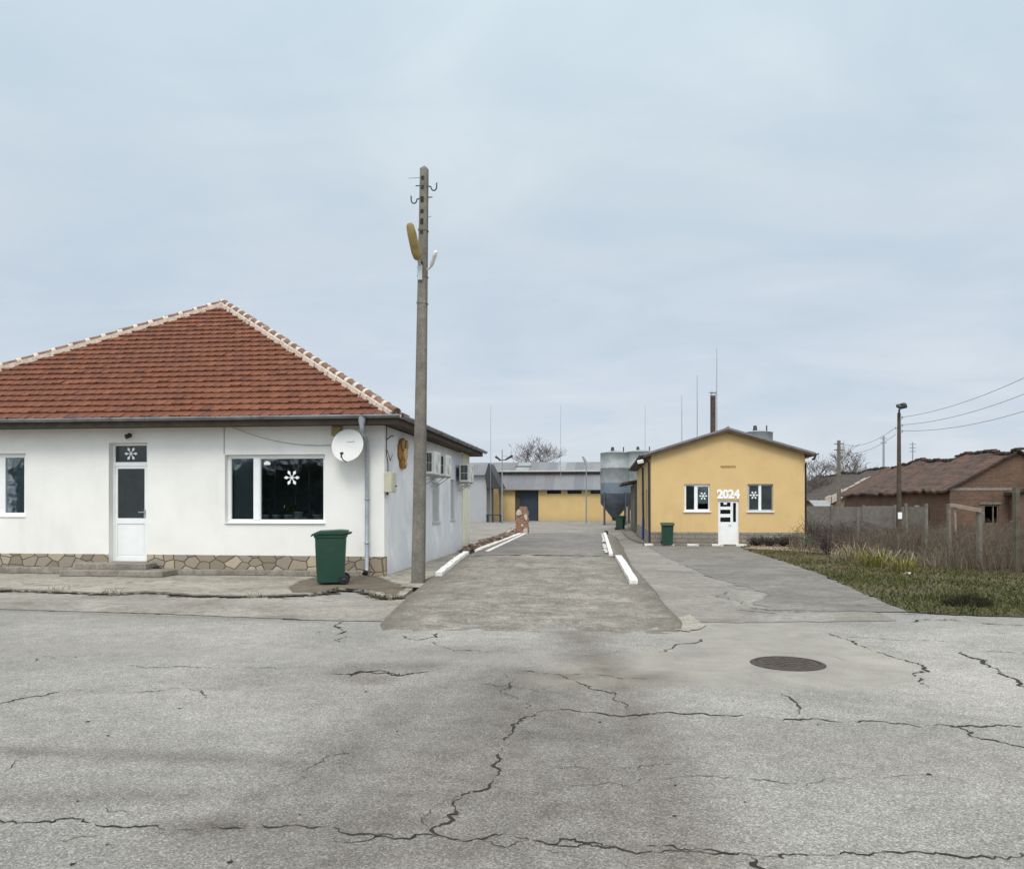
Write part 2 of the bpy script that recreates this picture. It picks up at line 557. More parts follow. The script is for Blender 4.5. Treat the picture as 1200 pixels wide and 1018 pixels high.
M['ashlar'] = brick_mat('grey stone tiles', (.30, .27, .225), (.22, .20, .175), (.16, .145, .125), 2.4, (.17, .15, .12))
M['ledge'] = concrete('step concrete', (.30, .275, .235), (.21, .19, .16), 45, 0.6, 0.3, stain=(.13, .115, .095), sscale=1.0)
M['tile'] = tile_mat()
M['mortar'] = plain('pale mortar', (.56, .475, .40), 0.95, var=0.22, scale=9, bs=0.5, bscale=30, dirt=(.30, .24, .2), dirt_scale=5, dirt_lo=.55, dirt_hi=.75)
M['ridgetile'] = plain('dark ridge tile', (.17, .10, .075), 0.9, var=0.4, scale=6, bs=0.3, bscale=20)
M['soffit'] = plain('dark soffit boards', (.075, .055, .042), 0.85, var=0.3, scale=4, bs=0.3, bscale=12)
M['gutter'] = plain('zinc gutter', (.22, .235, .25), 0.5, 0.5, var=0.2, scale=4, dirt=(.13, .125, .12), dirt_scale=2)
M['zinc'] = plain('bright zinc pipe', (.36, .39, .42), 0.45, 0.6, var=0.18, scale=5)
M['pvc'] = plain('white pvc', (.80, .81, .80), 0.35, var=0.04, scale=3)
M['pvcgrey'] = plain('grey frame', (.42, .43, .43), 0.5, var=0.1, scale=3)
M['glass'] = glass_mat('window glass', (.76, .82, .83), 2.6)
M['darkglass'] = plain('dark frosted glass', (.032, .040, .041), 0.18, var=0.25, scale=2, spec=0.5)
M['blackglass'] = plain('black glass', (.008, .009, .012), 0.08, var=0.3, scale=3, spec=0.5)
M['curtain'] = plain('net curtain', (.80, .81, .80), 0.9, var=0.1, scale=10)
M['inner'] = plain('dim room plaster', (.42, .44, .46), 0.9, var=0.15, scale=2)
M['blind'] = plain('grey blind', (.17, .175, .18), 0.9, var=0.15, scale=2)
M['decal'] = plain('white vinyl', (.86, .87, .87), 0.5, var=0.03)
M['dish'] = plain('dish paint', (.66, .655, .635), 0.5, var=0.05, scale=3, dirt=(.5, .48, .44), dirt_scale=4, dirt_lo=.6, dirt_hi=.8)
M['darkmetal'] = plain('dark metal', (.045, .045, .048), 0.5, 0.3, var=0.3)
M['rustmetal'] = plain('rusty metal', (.17, .085, .05), 0.85, 0.1, var=0.4, scale=12, bs=0.3, bscale=60)
M['bin'] = plain('green plastic', (.012, .048, .030), 0.45, var=0.12, scale=3, dirt=(.03, .06, .042), dirt_scale=4, dirt_lo=.55, dirt_hi=.8)
M['rubber'] = plain('black rubber', (.015, .015, .016), 0.8, var=0.2)
M['pole'] = concrete('pole concrete', (.20, .182, .155), (.14, .13, .112), 30, 0.5, 0.4, stain=(.12, .105, .085), sscale=1.4)
M['poledark'] = plain('pole recess', (.03, .027, .023), 0.95, var=0.3)
M['lampyellow'] = plain('yellowed lamp cover', (.26, .19, .065), 0.4, var=0.2, scale=8)
M['lampwhite'] = plain('white lamp shell', (.74, .73, .69), 0.4, var=0.08)
M['beigebox'] = plain('beige enamel', (.50, .475, .37), 0.5, var=0.1, scale=5, dirt=(.33, .31, .25), dirt_scale=6, dirt_lo=.55, dirt_hi=.8)
M['acwhite'] = plain('old white enamel', (.66, .66, .63), 0.45, var=0.08, scale=5, dirt=(.42, .41, .37), dirt_scale=4, dirt_lo=.5, dirt_hi=.8)
M['gold'] = plain('gilded carving', (.30, .145, .03), 0.45, 0.2, var=0.35, scale=18, bs=0.5, bscale=40)
M['goldpale'] = plain('pale gilded medallion', (.52, .33, .13), 0.5, 0.1, var=0.2, scale=20)
M['kerbwhite'] = plain('limewashed kerb', (.70, .69, .655), 0.9, var=0.08, scale=6, bs=0.4, bscale=40, dirt=(.30, .28, .24), dirt_scale=6, dirt_lo=.50, dirt_hi=.68)
M['limewash'] = plain('worn limewash', (.58, .57, .54), 0.95, var=0.2, scale=8, dirt=(.22, .21, .19), dirt_scale=5, dirt_lo=.45, dirt_hi=.58)
M['kerbgrey'] = concrete('plain kerb', (.21, .195, .165), (.15, .14, .12), 40, 0.6, 0.3)
M['brick'] = brick_mat('old red brick', (.175, .085, .05), (.10, .05, .034), (.16, .125, .095), 1.0, (.075, .052, .04))
M['brickbright'] = brick_mat('patchy brick', (.33, .125, .065), (.24, .085, .05), (.36, .31, .25), 1.0, (.22, .15, .11))
M['rubble'] = plain('rubble', (.16, .12, .09), 0.95, var=0.6, scale=5, bs=0.6, bscale=15)
M['plaster'] = plain('fallen plaster', (.48, .42, .36), 0.95, var=0.25, scale=4, bs=0.4, bscale=15)


def old_tile(name, a, b_, red):
    m, nt, b, co = base_mat(name)
    s = node(nt, 'ShaderNodeSeparateXYZ', {0: co})
    j = noise(nt, co, 1.1, 3, 0.6)
    zc = mathn(nt, 'ADD', mathn(nt, 'DIVIDE', s.outputs[2], 0.17), mathn(nt, 'MULTIPLY', j, 0.9))
    fr_ = mathn(nt, 'FRACT', zc)
    cell = node(nt, 'ShaderNodeCombineXYZ', {0: mathn(nt, 'FLOOR', mathn(nt, 'DIVIDE', s.outputs[1], 0.24)), 1: mathn(nt, 'FLOOR', zc), 2: 0.0}).outputs[0]
    wn_ = node(nt, 'ShaderNodeTexWhiteNoise', {'Vector': cell}, noise_dimensions='3D').outputs[0]
    c = mix(nt, wn_, a, b_)
    big = noise(nt, co, 0.8, 6, 0.65, 0.5)
    c = mix(nt, ramp(nt, big, [(0.48, 0.0), (0.64, 1.0)]), c, red)
    lich = noise(nt, co, 3.5, 6, 0.75)
    c = mix(nt, mathn(nt, 'MULTIPLY', ramp(nt, lich, [(0.56, 0.0), (0.7, 1.0)]), 0.5), c, (.16, .14, .115))
    c = mix(nt, ramp(nt, fr_, [(0.0, 1.0), (0.2, 0.0)]), c, (.022, .018, .015))
    setin(nt, b, Base_Color=c, Roughness=0.95)
    bump(nt, b, mathn(nt, 'ADD', fr_, lich), 0.8, 0.04)
    return m


M['oldtile'] = old_tile('weathered tiles', (.052, .036, .029), (.098, .06, .043), (.135, .064, .042))
M['oldtilegrey'] = old_tile('grey weathered tiles', (.052, .044, .038), (.08, .067, .057), (.075, .052, .042))
M['metalroof'] = corrugated('grey tin roof', (.165, .172, .186), (.235, .245, .26), (.17, .135, .12), 0.2, 0.6)
M['metalroof2'] = corrugated('blue grey tin roof', (.15, .16, .178), (.205, .217, .235), (.165, .125, .115), 0.2, 0.55)
M['tinwall'] = corrugated('tin wall', (.33, .335, .345), (.38, .385, .395), (.26, .26, .28), 0.16, 0.3, 1)
M['silopale'] = plain('galvanised silo', (.27, .295, .30), 0.65, 0.15, var=0.15, scale=2, dirt=(.19, .215, .22), dirt_scale=1.6, dirt_lo=.5, dirt_hi=.75)
M['silomid'] = plain('blue grey silo band', (.15, .185, .215), 0.5, 0.3, var=0.12, scale=2)
M['silodark'] = plain('dark silo hopper', (.065, .078, .095), 0.55, 0.2, var=0.25, scale=2)
M['yellowroof'] = plain('grey sheet roof', (.20, .185, .175), 0.6, 0.2, var=0.2, scale=3)
M['steel'] = plain('galvanised rod', (.30, .32, .34), 0.5, 0.6, var=0.15)
M['wood'] = plain('old wood pole', (.075, .058, .045), 0.9, var=0.3, scale=5, bs=0.4, bscale=20)
M['woodgrey'] = plain('grey weathered wood', (.16, .14, .115), 0.95, var=0.3, scale=5)
M['fencepanel'] = concrete('fence panel concrete', (.175, .162, .145), (.11, .10, .088), 25, 0.4, 0.3, stain=(.15, .14, .125), sscale=0.5)
M['bluepaint'] = plain('blue paint', (.03, .05, .22), 0.5, var=0.15)
M['brownpaint'] = plain('ochre brown door paint', (.36, .21, .06), 0.6, var=0.15)
M['manhole'] = plain('rusted cast iron', (.064, .052, .044), 0.8, 0.3, var=0.3, scale=14, bs=0.3, bscale=80)
M['cable'] = plain('grey cable', (.28, .28, .28), 0.6, var=0.1)
M['cabledark'] = plain('black cable', (.03, .03, .033), 0.6, var=0.1)
M['leaf'] = plain('potted leaves', (.045, .11, .03), 0.6, var=0.4, scale=20)
M['darkshrub'] = plain('dark shrub leaves', (.04, .032, .026), 0.85, var=0.5, scale=8)
M['potwhite'] = plain('white flowerpot', (.62, .63, .62), 0.5, var=0.06)
M['bark'] = plain('bare bark', (.14, .115, .105), 0.95, var=0.25, scale=6)
M['bluedoor'] = plain('dark blue sheet door', (.028, .04, .06), 0.5, 0.2, var=0.2, scale=1.5)


def blades(name, cols, spec=0.2):
    m, nt, b, co = base_mat(name)
    t = node(nt, 'ShaderNodeAttribute', attribute_name='tint').outputs['Fac']
    n = len(cols)
    c = ramp(nt, t, [(i / (n - 1), k) for i, k in enumerate(cols)])
    setin(nt, b, Base_Color=c, Roughness=0.9)
    b.inputs['Specular IOR Level'].default_value = spec
    return m


M['grass'] = blades('short grass', [(.050, .062, .018), (.080, .082, .026), (.098, .083, .034), (.125, .095, .05)])
M['weeds'] = blades('dry weeds', [(.06, .046, .034), (.10, .078, .058), (.15, .12, .09), (.24, .20, .155)])
M['reed'] = blades('dry ornamental grass', [(.15, .125, .07), (.22, .18, .11), (.29, .24, .165), (.36, .31, .23)])
M['reedgreen'] = blades('yellow green blades', [(.10, .12, .02), (.17, .17, .03), (.23, .20, .05)])

# ------------------------------------------------------------------ the ground
GZ = [(-1e4, 0.0), (12, 0.0), (36, -0.40), (50, -0.42), (80, -0.25), (1e4, -0.25)]


def gz(y):
    return float(np.interp(y, [p[0] for p in GZ], [p[1] for p in GZ]))


CUTS = [12, 36, 50, 80]


def sheet(name, poly, off, m, cuts=CUTS, hf=None):
    """a ground sheet of the given outline that follows the ground height plus off"""
    b = bmesh.new()
    vs = [b.verts.new((p[0], p[1], 0)) for p in poly]
    b.faces.new(vs)
    bmesh.ops.triangulate(b, faces=b.faces[:])
    for c in cuts:
        bmesh.ops.bisect_plane(b, geom=b.verts[:] + b.edges[:] + b.faces[:], plane_co=(0, c, 0), plane_no=(0, 1, 0))
    for v in b.verts:
        v.co.z = (hf(v.co.x, v.co.y) if hf else gz(v.co.y)) + off
    bmesh.ops.recalc_face_normals(b, faces=b.faces)
    for f in b.faces:
        if f.normal.z < 0:
            f.normal_flip()
    me = bpy.data.meshes.new(name)
    b.to_mesh(me)
    b.free()
    me.materials.append(m)
    o = bpy.data.objects.new(name, me)
    COL.objects.link(o)
    ORG[o] = Vector((0, 0, 0))
    return o


def ragged(pts, step, amp, rng):
    """a polyline resampled and jittered, for broken edges"""
    out = []
    for i in range(len(pts) - 1):
        a, b = Vector(pts[i][:2]), Vector(pts[i + 1][:2])
        n = max(1, int((b - a).length / step))
        for k in range(n):
            p = a.lerp(b, k / n)
            d = (b - a).normalized()
            j = rng.gauss(0, amp) if (k or i) else 0
            out.append((p.x - d.y * j, p.y + d.x * j))
    out.append(tuple(pts[-1][:2]))
    return out


rng = random.Random(7)


def GG(px, py):                  # photo pixel -> point of the sloping ground
    z = 0.0
    for _ in range(12):
        p = G(px, py, z)
        z = gz(p.y)
    return Vector((p.x, p.y, z))


struct(sheet('ground', [(-700, -60), (700, -60), (700, 1500), (-700, 1500)], -0.03, M['soil']))

# road: a fine grid near the camera carrying the wear, stains and concrete skins
xs = np.concatenate([np.arange(-60, -13, 2.0), np.arange(-13, 11, 0.1), np.arange(11, 60.1, 2.0)])
ys = np.concatenate([np.arange(-30, 2.4, 1.2), np.arange(2.4, 15.01, 0.09)])
XX, YY = np.meshgrid(xs, ys)
P2 = np.stack([XX.ravel(), YY.ravel()], 1)


def pline(pix):
    return [tuple(G(*p)[:2]) for p in pix]


def near(pix, width, soft=1.0):
    pts = pline(pix)
    d = np.full(len(P2), 1e9)
    for i in range(len(pts) - 1):
        a, b = np.array(pts[i]), np.array(pts[i + 1])
        t = np.clip(((P2 - a) @ (b - a)) / max(1e-9, (b - a) @ (b - a)), 0, 1)
        q = a + t[:, None] * (b - a)
        d = np.minimum(d, np.hypot(P2[:, 0] - q[:, 0], P2[:, 1] - q[:, 1]))
    return np.clip((width * (1 + soft) - d) / (width * 2 * soft), 0, 1) ** 1.0


def inside(pix, soft):
    pts = pline(pix)
    n = len(pts)
    ins = np.zeros(len(P2), bool)
    d = np.full(len(P2), 1e9)
    for i in range(n):
        a, b = np.array(pts[i]), np.array(pts[(i + 1) % n])
        cond = ((a[1] > P2[:, 1]) != (b[1] > P2[:, 1]))
        xi = (b[0] - a[0]) * (P2[:, 1] - a[1]) / (b[1] - a[1] + 1e-12) + a[0]
        ins ^= cond & (P2[:, 0] < xi)
        t = np.clip(((P2 - a) @ (b - a)) / max(1e-9, (b - a) @ (b - a)), 0, 1)
        q = a + t[:, None] * (b - a)
        d = np.minimum(d, np.hypot(P2[:, 0] - q[:, 0], P2[:, 1] - q[:, 1]))
    sd = np.where(ins, d, -d)
    return np.clip(0.5 + sd / (2 * soft), 0, 1)


Rm = inside([(596, 800), (700, 792), (742, 850), (775, 930), (806, 1030), (300, 1030), (400, 930), (500, 860)], 0.26) * .60
for pix, w, s, a in [
    ([(670, 742), (720, 800), (765, 900), (800, 1018)], 0.26, 1.0, .72),      # tyre track
    ([(600, 800), (560, 860), (470, 940), (400, 1018)], 0.5, 1.0, .66),      # tyre track
    ([(520, 800), (420, 880), (300, 1000)], 0.36, 1.0, .5),
    ([(640, 800), (640, 900), (620, 1018)], 0.60, 1.0, .55),
    ([(0, 880), (170, 884), (330, 892), (470, 905), (560, 918)], 0.09, 1.0, .60),
    ([(0, 938), (150, 930), (300, 934)], 0.10, 1.0, .5),
    ([(200, 968), (380, 967), (450, 976)], 0.10, 1.0, .75),
    ([(590, 985), (760, 992)], 0.09, 1.0, .65),
    ([(400, 786), (500, 781)], 0.22, 1.2, .75),
    ([(610, 788), (690, 793), (762, 795)], 0.20, 1.4, .85),
    ([(420, 792), (440, 797)], 0.2, 1.0, .7),
    ([(560, 720), (700, 738)], 0.3, 1.0, .35),
    ([(300, 800), (500, 830)], 0.5, 1.0, .22),
    ([(500, 760), (560, 760)], 0.4, 1.0, .22),
    ([(900, 870), (1150, 890)], 0.35, 1.0, .22),
    ([(720, 900), (740, 905)], 0.4, 1.0, .15),
    ([(0, 715), (200, 722), (375, 727)], 0.10, 1.0, .45),
]:
    Rm = np.maximum(Rm, near(pix, w, s) * a)
Gm = np.zeros(len(P2))
Gm = np.maximum(Gm, inside([(760, 735), (950, 728), (990, 748), (1060, 775), (1082, 790), (1060, 808), (900, 806), (760, 802), (660, 806), (615, 800), (640, 782), (800, 755)], 0.35))
Gm = np.maximum(Gm, near([(0, 758), (200, 764), (420, 766), (640, 772)], 0.34, 1.3) * .6)
Gm = np.maximum(Gm, inside([(800, 715), (860, 705), (960, 718), (960, 735), (800, 738)], 0.3) * .9)
Bm = np.zeros(len(P2))
for pix, s, a in [([(985, 735), (1300, 735), (1300, 850), (1000, 838), (1080, 800)], 0.5, .85),
                  ([(800, 860), (1200, 860), (1300, 1018), (820, 1018)], 0.8, .55),
                  ([(0, 728), (400, 730), (380, 755), (0, 752)], 0.35, .6),
                  ([(0, 780), (480, 800), (300, 860), (0, 870)], 0.7, .45),
                  ([(440, 735), (800, 738), (780, 762), (480, 758)], 0.3, .45),
                  ([(0, 900), (280, 900), (180, 960), (0, 956)], 0.5, .3),
                  ([(690, 800), (900, 812), (1000, 840), (700, 832)], 0.4, .5)]:
    Bm = np.maximum(Bm, inside(pix, s) * a)
b_ = bpy.data.meshes.new('road')
nx, ny = len(xs), len(ys)
ii, jj = np.meshgrid(np.arange(nx - 1), np.arange(ny - 1))
ii, jj = ii.ravel(), jj.ravel()
faces = np.stack([jj * nx + ii, jj * nx + ii + 1, (jj + 1) * nx + ii + 1, (jj + 1) * nx + ii], 1)
zz = np.interp(P2[:, 1], [p[0] for p in GZ], [p[1] for p in GZ])
b_.from_pydata(np.column_stack([P2, zz]).tolist(), [], faces.tolist())
ca = b_.color_attributes.new('mask', 'FLOAT_COLOR', 'POINT')
ca.data.foreach_set('color', np.column_stack([Rm, Gm, Bm, np.ones(len(P2))]).astype(np.float32).ravel())
b_.materials.append(M['road'])
roado = bpy.data.objects.new('road', b_)
COL.objects.link(roado)
ORG[roado] = Vector((0, 0, 0))
struct(roado)


# cracks: a network of thin ragged ribbons, one mesh lying in the road as part of it
def crack(mb, pix, w, rng, hf=None, off=0.004, rough=0.16, mi=0, world_pts=False):
    pts = [Vector(p) for p in (pix if world_pts else [G(*p)[:2] for p in pix])]
    for _ in range(9):
        out = [pts[0]]
        done = True
        for i in range(len(pts) - 1):
            a, b = pts[i], pts[i + 1]
            L = (b - a).length
            if L > 0.035:
                done = False
                d = (b - a) / L
                out.append((a + b) / 2 + Vector((-d.y, d.x)) * rng.gauss(0, rough * 0.62) * min(L, 0.8) ** .78 + d * rng.gauss(0, .12) * min(L, .3))
            out.append(b)
        pts = out
        if done:
            break
    n = len(pts)
    vs, fs = [], []
    ww = 1.0
    for i, p in enumerate(pts):
        d = (pts[min(i + 1, n - 1)] - pts[max(i - 1, 0)])
        d = d.normalized() if d.length else Vector((1, 0))
        nrm = Vector((-d.y, d.x))
        ww = max(0.05, min(2.2, ww + rng.gauss(0, 0.34) + (.85 - ww) * 0.12))
        e = min(1.0, i / 6.0 + .12, (n - 1 - i) / 6.0 + .12)
        h = w * ww * e * 0.29
        for s in (1, -1):
            q = p + nrm * s * h * rng.uniform(.6, 1.4)
            vs.append((q.x, q.y, (hf(q.x, q.y) if hf else gz(q.y)) + off))
    for i in range(n - 1):
        fs.append((2 * i, 2 * i + 1, 2 * i + 3, 2 * i + 2))
    mb.add(vs, fs, mi)


cr = MB()
rc = random.Random(21)
CR = [
    ([(-60, 959), (0, 961), (60, 964), (130, 968), (200, 972), (260, 971), (340, 967), (380, 968), (420, 977), (480, 983), (540, 985), (620, 985), (690, 988), (740, 992), (800, 996), (850, 1000), (885, 1003), (940, 1001), (1000, 999), (1060, 1000), (1120, 1003), (1180, 1007), (1260, 1008)], .017),
    ([(560, 985), (690, 989), (800, 997), (885, 1003)], .012),
    ([(880, 1003), (886, 1010), (892, 1030)], .03),
    ([(500, 983), (525, 955), (545, 930), (575, 910), (580, 895), (590, 880), (590, 868), (600, 850), (628, 835)], .022),
    ([(540, 930), (520, 940), (505, 970)], .008),
    ([(628, 835), (640, 832), (700, 835), (760, 836), (840, 838), (900, 841), (950, 843), (1000, 846), (1060, 848), (1110, 850), (1150, 852), (1210, 850), (1300, 852)], .022),
    ([(1110, 850), (1140, 858), (1175, 870), (1215, 880), (1300, 890)], .022),
    ([(968, 742), (985, 748), (1010, 757), (1040, 768), (1060, 775), (1080, 779), (1082, 783), (1070, 790), (1078, 797), (1088, 806)], .030),
    ([(1128, 764), (1155, 774), (1160, 780), (1175, 790), (1205, 806), (1260, 820)], .035),
    ([(1150, 764), (1215, 765)], .02),
    ([(990, 747), (1060, 750), (1120, 751)], .018),
    ([(655, 790), (690, 805), (720, 818), (738, 832)], .018),
    ([(912, 812), (928, 820), (938, 838)], .016),
    ([(590, 790), (600, 815), (625, 832)], .010),
    ([(-30, 829), (0, 825), (40, 816), (75, 810)], .022),
    ([(75, 810), (140, 812), (250, 815)], .012),
    ([(404, 726), (393, 733), (400, 738), (394, 744)], .040),
    ([(405, 745), (400, 752)], .02),
    ([(40, 775), (55, 768), (80, 772)], .016),
    ([(470, 745), (488, 750), (500, 748), (515, 742)], .035),
    ([(500, 752), (540, 762), (580, 764)], .02),
    ([(380, 790), (420, 787), (460, 791), (520, 784)], .030),
    ([(410, 793), (440, 786), (480, 788)], .03),
    ([(610, 786), (660, 791), (700, 790), (760, 796)], .030),
    ([(150, 778), (300, 783), (380, 782)], .012),
    ([(765, 765), (790, 757), (820, 748)], .022),
    ([(400, 878), (380, 892), (360, 900), (330, 925)], .008),
    ([(645, 926), (700, 920), (760, 912), (800, 910), (880, 912), (940, 918)], .008),
    ([(640, 900), (700, 902), (800, 897)], .006),
    ([(940, 925), (985, 912), (1050, 910), (1130, 916)], .007),
    ([(560, 800), (600, 806), (660, 812)], .008),
    ([(-30, 712), (60, 716), (150, 718), (250, 722), (330, 724), (380, 727)], .035),
    ([(0, 905), (20, 890), (45, 880)], .006),
]
for pix, w in CR:
    crack(cr, pix, w, rc)
for _ in range(14):      # hairlines
    x, y = rc.uniform(0, 1200), rc.uniform(745, 1000)
    L = rc.uniform(20, 90)
    s = rc.uniform(-.35, .35)
    crack(cr, [(x, y), (x + L * .5, y + L * s * .5 + rc.uniform(-4, 4)), (x + L, y + L * s)], rc.uniform(.003, .007), rc)
for _ in range(28):      # small pits and dark crumbs
    x, y = rc.uniform(0, 1200), rc.uniform(740, 1015)
    p = G(x, y)
    r = rc.uniform(.006, .018)
    k = rc.randint(5, 7)
    cr.add([(p.x + r * rc.uniform(.5, 1.2) * math.cos(6.283 * i / k), p.y + r * rc.uniform(.5, 1.2) * math.sin(6.283 * i / k), gz(p.y) + .004) for i in range(k)], [tuple(range(k))])
cro = struct(cr.build('road_cracks', M['crack'], fix=False))

# --- old concrete strip between road and pavement, broken edge
S0 = [G(x, y) for x, y in [(-420, 708), (0, 714), (180, 719), (380, 727), (480, 729)]]
S1 = [G(x, y) for x, y in [(505, 700), (440, 700), (330, 692), (150, 688), (0, 683), (-420, 676)]]
poly = ragged(S0, 0.15, 0.012, rng) + ragged(S1, 0.5, 0.0, rng)
struct(sheet('gutter_strip', poly, 0.008, M['gutterstrip']))

# --- pavement by the house: a slab with a broken front edge
PT = 0.028
e0 = [G(x, y, PT) for x, y in [(-420, 686), (0, 689), (60, 691), (130, 694), (180, 692), (230, 696), (300, 697), (372, 694), (395, 688), (425, 690), (455, 700), (474, 697)]]
front = ragged(e0, 0.10, 0.018, rng)
back = [(-3.72, 16.4), (-3.62, 20.0), (-3.62, 30.0), (-30, 30.0)]
bmv = front + back
pv = MB()
n = len(bmv)
pv.add([(x, y, PT) for x, y in bmv] + [(x, y, -0.05) for x, y in bmv], [tuple(range(n))] + [(i, i + n, (i + 1) % n + n, (i + 1) % n) for i in range(n)])
pvo = struct(pv.build('pavement', M['pave']))
ce = MB()
edge = [(x, y - 0.012) for x, y in front]
crack(ce, edge[2:], 0.42, rc, off=0.013, world_pts=True, rough=.05)
crack(ce, [(x, y + .03) for x, y in edge[2:]], 0.30, rc, off=PT + .003, world_pts=True, rough=.06)
dirtm = [G(x, y, PT) for x, y in [(352, 694), (380, 699), (430, 697), (462, 699)]]
crack(ce, [(-8.3, 14.5), (-7.4, 14.52), (-6.6, 14.46), (-6.0, 14.5)], 0.10, rc, off=PT + .008, world_pts=True)
struct(ce.build('edge_soil', M['crackbrown'], fix=False), kind='structure')
# damp earth patch round the bin
dp = [tuple(G(x, y, PT)[:2]) for x, y in [(336, 688), (352, 681), (375, 675), (440, 675), (476, 688), (462, 698), (425, 690), (395, 688), (372, 694), (346, 694)]]
dpr = ragged(dp + [dp[0]], 0.07, 0.045, rng)[:-1]
struct(sheet('earth_patch', dpr, 0.0, concrete('damp earth', (.155, .132, .10), (.095, .082, .06), 30, .8, .6, stain=(.08, .08, .045)), cuts=[], hf=lambda x, y: PT + 0.004))

# --- raised driveway: rough ramp, then the flat limed-kerb causeway, then down into the yard
RY = [(9.9, -0.02), (10.4, 0.012), (12.0, 0.06), (15.0, 0.20), (18, 0.30), (20, 0.34), (33, 0.34), (36, 0.26), (42, -0.20), (48, -0.40), (50, -0.405)]


def rz(y):
    return float(np.interp(y, [p[0] for p in RY], [p[1] for p in RY]))


LX = [(9.9, -2.75), (10.5, -2.95), (12, -3.1), (16, -3.30), (34, -3.45), (50, -4.2)]
RX = [(9.9, 0.80), (10.5, 0.98), (11.2, 1.02), (13, 0.86), (16.5, 0.66), (20, .36), (34, .20), (42, .6), (50, .8)]
lx = lambda y: float(np.interp(y, [p[0] for p in LX], [p[1] for p in LX]))
rx = lambda y: float(np.interp(y, [p[0] for p in RX], [p[1] for p in RX]))


def vnoise(x, y, s):
    """cheap smooth value noise"""
    x, y = x * s, y * s
    xi, yi = math.floor(x), math.floor(y)
    fx, fy = x - xi, y - yi
    fx, fy = fx * fx * (3 - 2 * fx), fy * fy * (3 - 2 * fy)

    def h(i, j):
        n = math.sin(i * 127.1 + j * 311.7) * 43758.5453
        return n - math.floor(n)
    return (h(xi, yi) * (1 - fx) + h(xi + 1, yi) * fx) * (1 - fy) + (h(xi, yi + 1) * (1 - fx) + h(xi + 1, yi + 1) * fx) * fy


def strip(name, y0, y1, m, off, inset=0.0, flank=True, dy=0.12, bumpy=0.012):
    mb = MB()
    rr = random.Random(3)
    rows = []
    y = y0
    while y < y1 + 1e-6:
        a, b = lx(y) + inset, rx(y) - inset
        row = []
        zg = gz(y) - 0.12
        h = rz(y) + off
        fl = max(0.0, h - gz(y)) * 0.9 + .10
        if flank:
            row.append((a - fl, y, zg))
        for k in range(25):
            t = k / 24
            crown = 0.03 * (1 - (2 * t - 1) ** 2)
            j = rr.uniform(-bumpy, bumpy) if 0 < k < 24 else 0
            if y < 11.0:
                j += (vnoise(a + (b - a) * t, y, 1.6) - .5) * .05 + (vnoise(a + (b - a) * t + 9, y, 6.0) - .5) * .02
            row.append((a + (b - a) * t, y, h + crown * min(1, max(0, (y - 10.4) / 3)) + j))
        if flank:
            row.append((b + fl + rr.uniform(-.03, .03), y, zg))
        rows.append(row)
        y += dy
    c = len(rows[0])
    vs = [p for r in rows for p in r]
    fs = [(i * c + k, i * c + k + 1, (i + 1) * c + k + 1, (i + 1) * c + k) for i in range(len(rows) - 1) for k in range(c - 1)]
    mb.add(vs, fs, 0, True)
    o = mb.build(name, m)
    if flank:
        at = o.data.attributes.new('edge', 'FLOAT', 'POINT')
        vals = []
        for r_ in rows:
            w_ = r_[-2][0] - r_[1][0]
            for k in range(c):
                if k in (0, c - 1):
                    vals.append(1.0)
                else:
                    d_ = min(k - 1, c - 2 - k) / 24 * w_
                    vals.append(max(0.0, 1.0 - d_ / .75) * .9)
        at.data.foreach_set('value', vals)
    return struct(o)


strip('driveway_ramp', 9.9, 50.0, M['ramp'], 0.0)
strip('driveway_asphalt', 19.4, 50.0, M['drive'], 0.012, inset=0.06, flank=False, dy=0.3, bumpy=0.003)
# broken pale lip of concrete at the ramp's corner
lip = [tuple(G(x, y)[:2]) for x, y in [(782, 737), (792, 724), (806, 721), (820, 728), (828, 735), (806, 741)]]
struct(sheet('ramp_lip', ragged(lip + [lip[0]], .12, .02, rng)[:-1], 0.011, M['pave']))

# --- pale path on the yellow house side, apron before that house, back yard
pathp = [tuple(G(x, y, gz(14))[:2]) for x, y in [(800, 722), (860, 712)]]
struct(sheet('path', ragged([(0.3, 10.9), (4.0, 11.6), (3.8, 14.0), (3.4, 20), (3.2, 30), (2.1, 40), (1.9, 80), (-0.2, 80), (-0.2, 44), (-.2, 30), (0.0, 20), (0.2, 14), (.3, 11.0)], .16, .035, rng), 0.006, M['path']))
A0 = [(2.45, 12.0), (4.2, 11.95), (6.4, 11.7)]
edgeR = [tuple(GG(x, y)[:2]) for x, y in [(1062, 716), (1010, 695), (960, 672), (915, 657), (878, 646), (868, 641)]]
ap = ragged([G(862, 714), G(940, 715), G(1062, 717)], .12, .02, rng) + ragged([e for e in edgeR], .3, .03, rng) + ragged([(6.9, 39.2), (2.1, 39.2), (2.15, 30), (2.45, 20), (2.95, 15.2), (2.45, 13.6), (2.5, 12.1)], .3, .05, rng)
struct(sheet('apron', ap, 0.012, M['apron']))
ck2 = MB()
crack(ck2, [(872, 712), (900, 716), (960, 717), (1000, 718)], .035, rc, off=.024)
crack(ck2, [(1045, 718), (1090, 719), (1150, 721), (1260, 722)], .05, rc, off=.036)
crack(ck2, [(1068, 729), (1120, 727), (1150, 730), (1230, 733)], .05, rc, off=.01)
crack(ck2, [(858, 690), (850, 700), (872, 710)], .02, rc, off=.024)
struct(ck2.build('edge_cracks', M['crack'], fix=False))
struct(sheet('yard', [(-60, 30.0), (-3.3, 30.0), (-3.2, 46), (1.2, 46), (1.2, 110), (-60, 110)], 0.02, M['yard'], cuts=[36, 42, 50, 80],
             hf=lambda x, y: float(np.interp(y, [30, 42, 60, 120], [0.04, -.22, -.30, -.25])) if x < -3 else gz(y)))

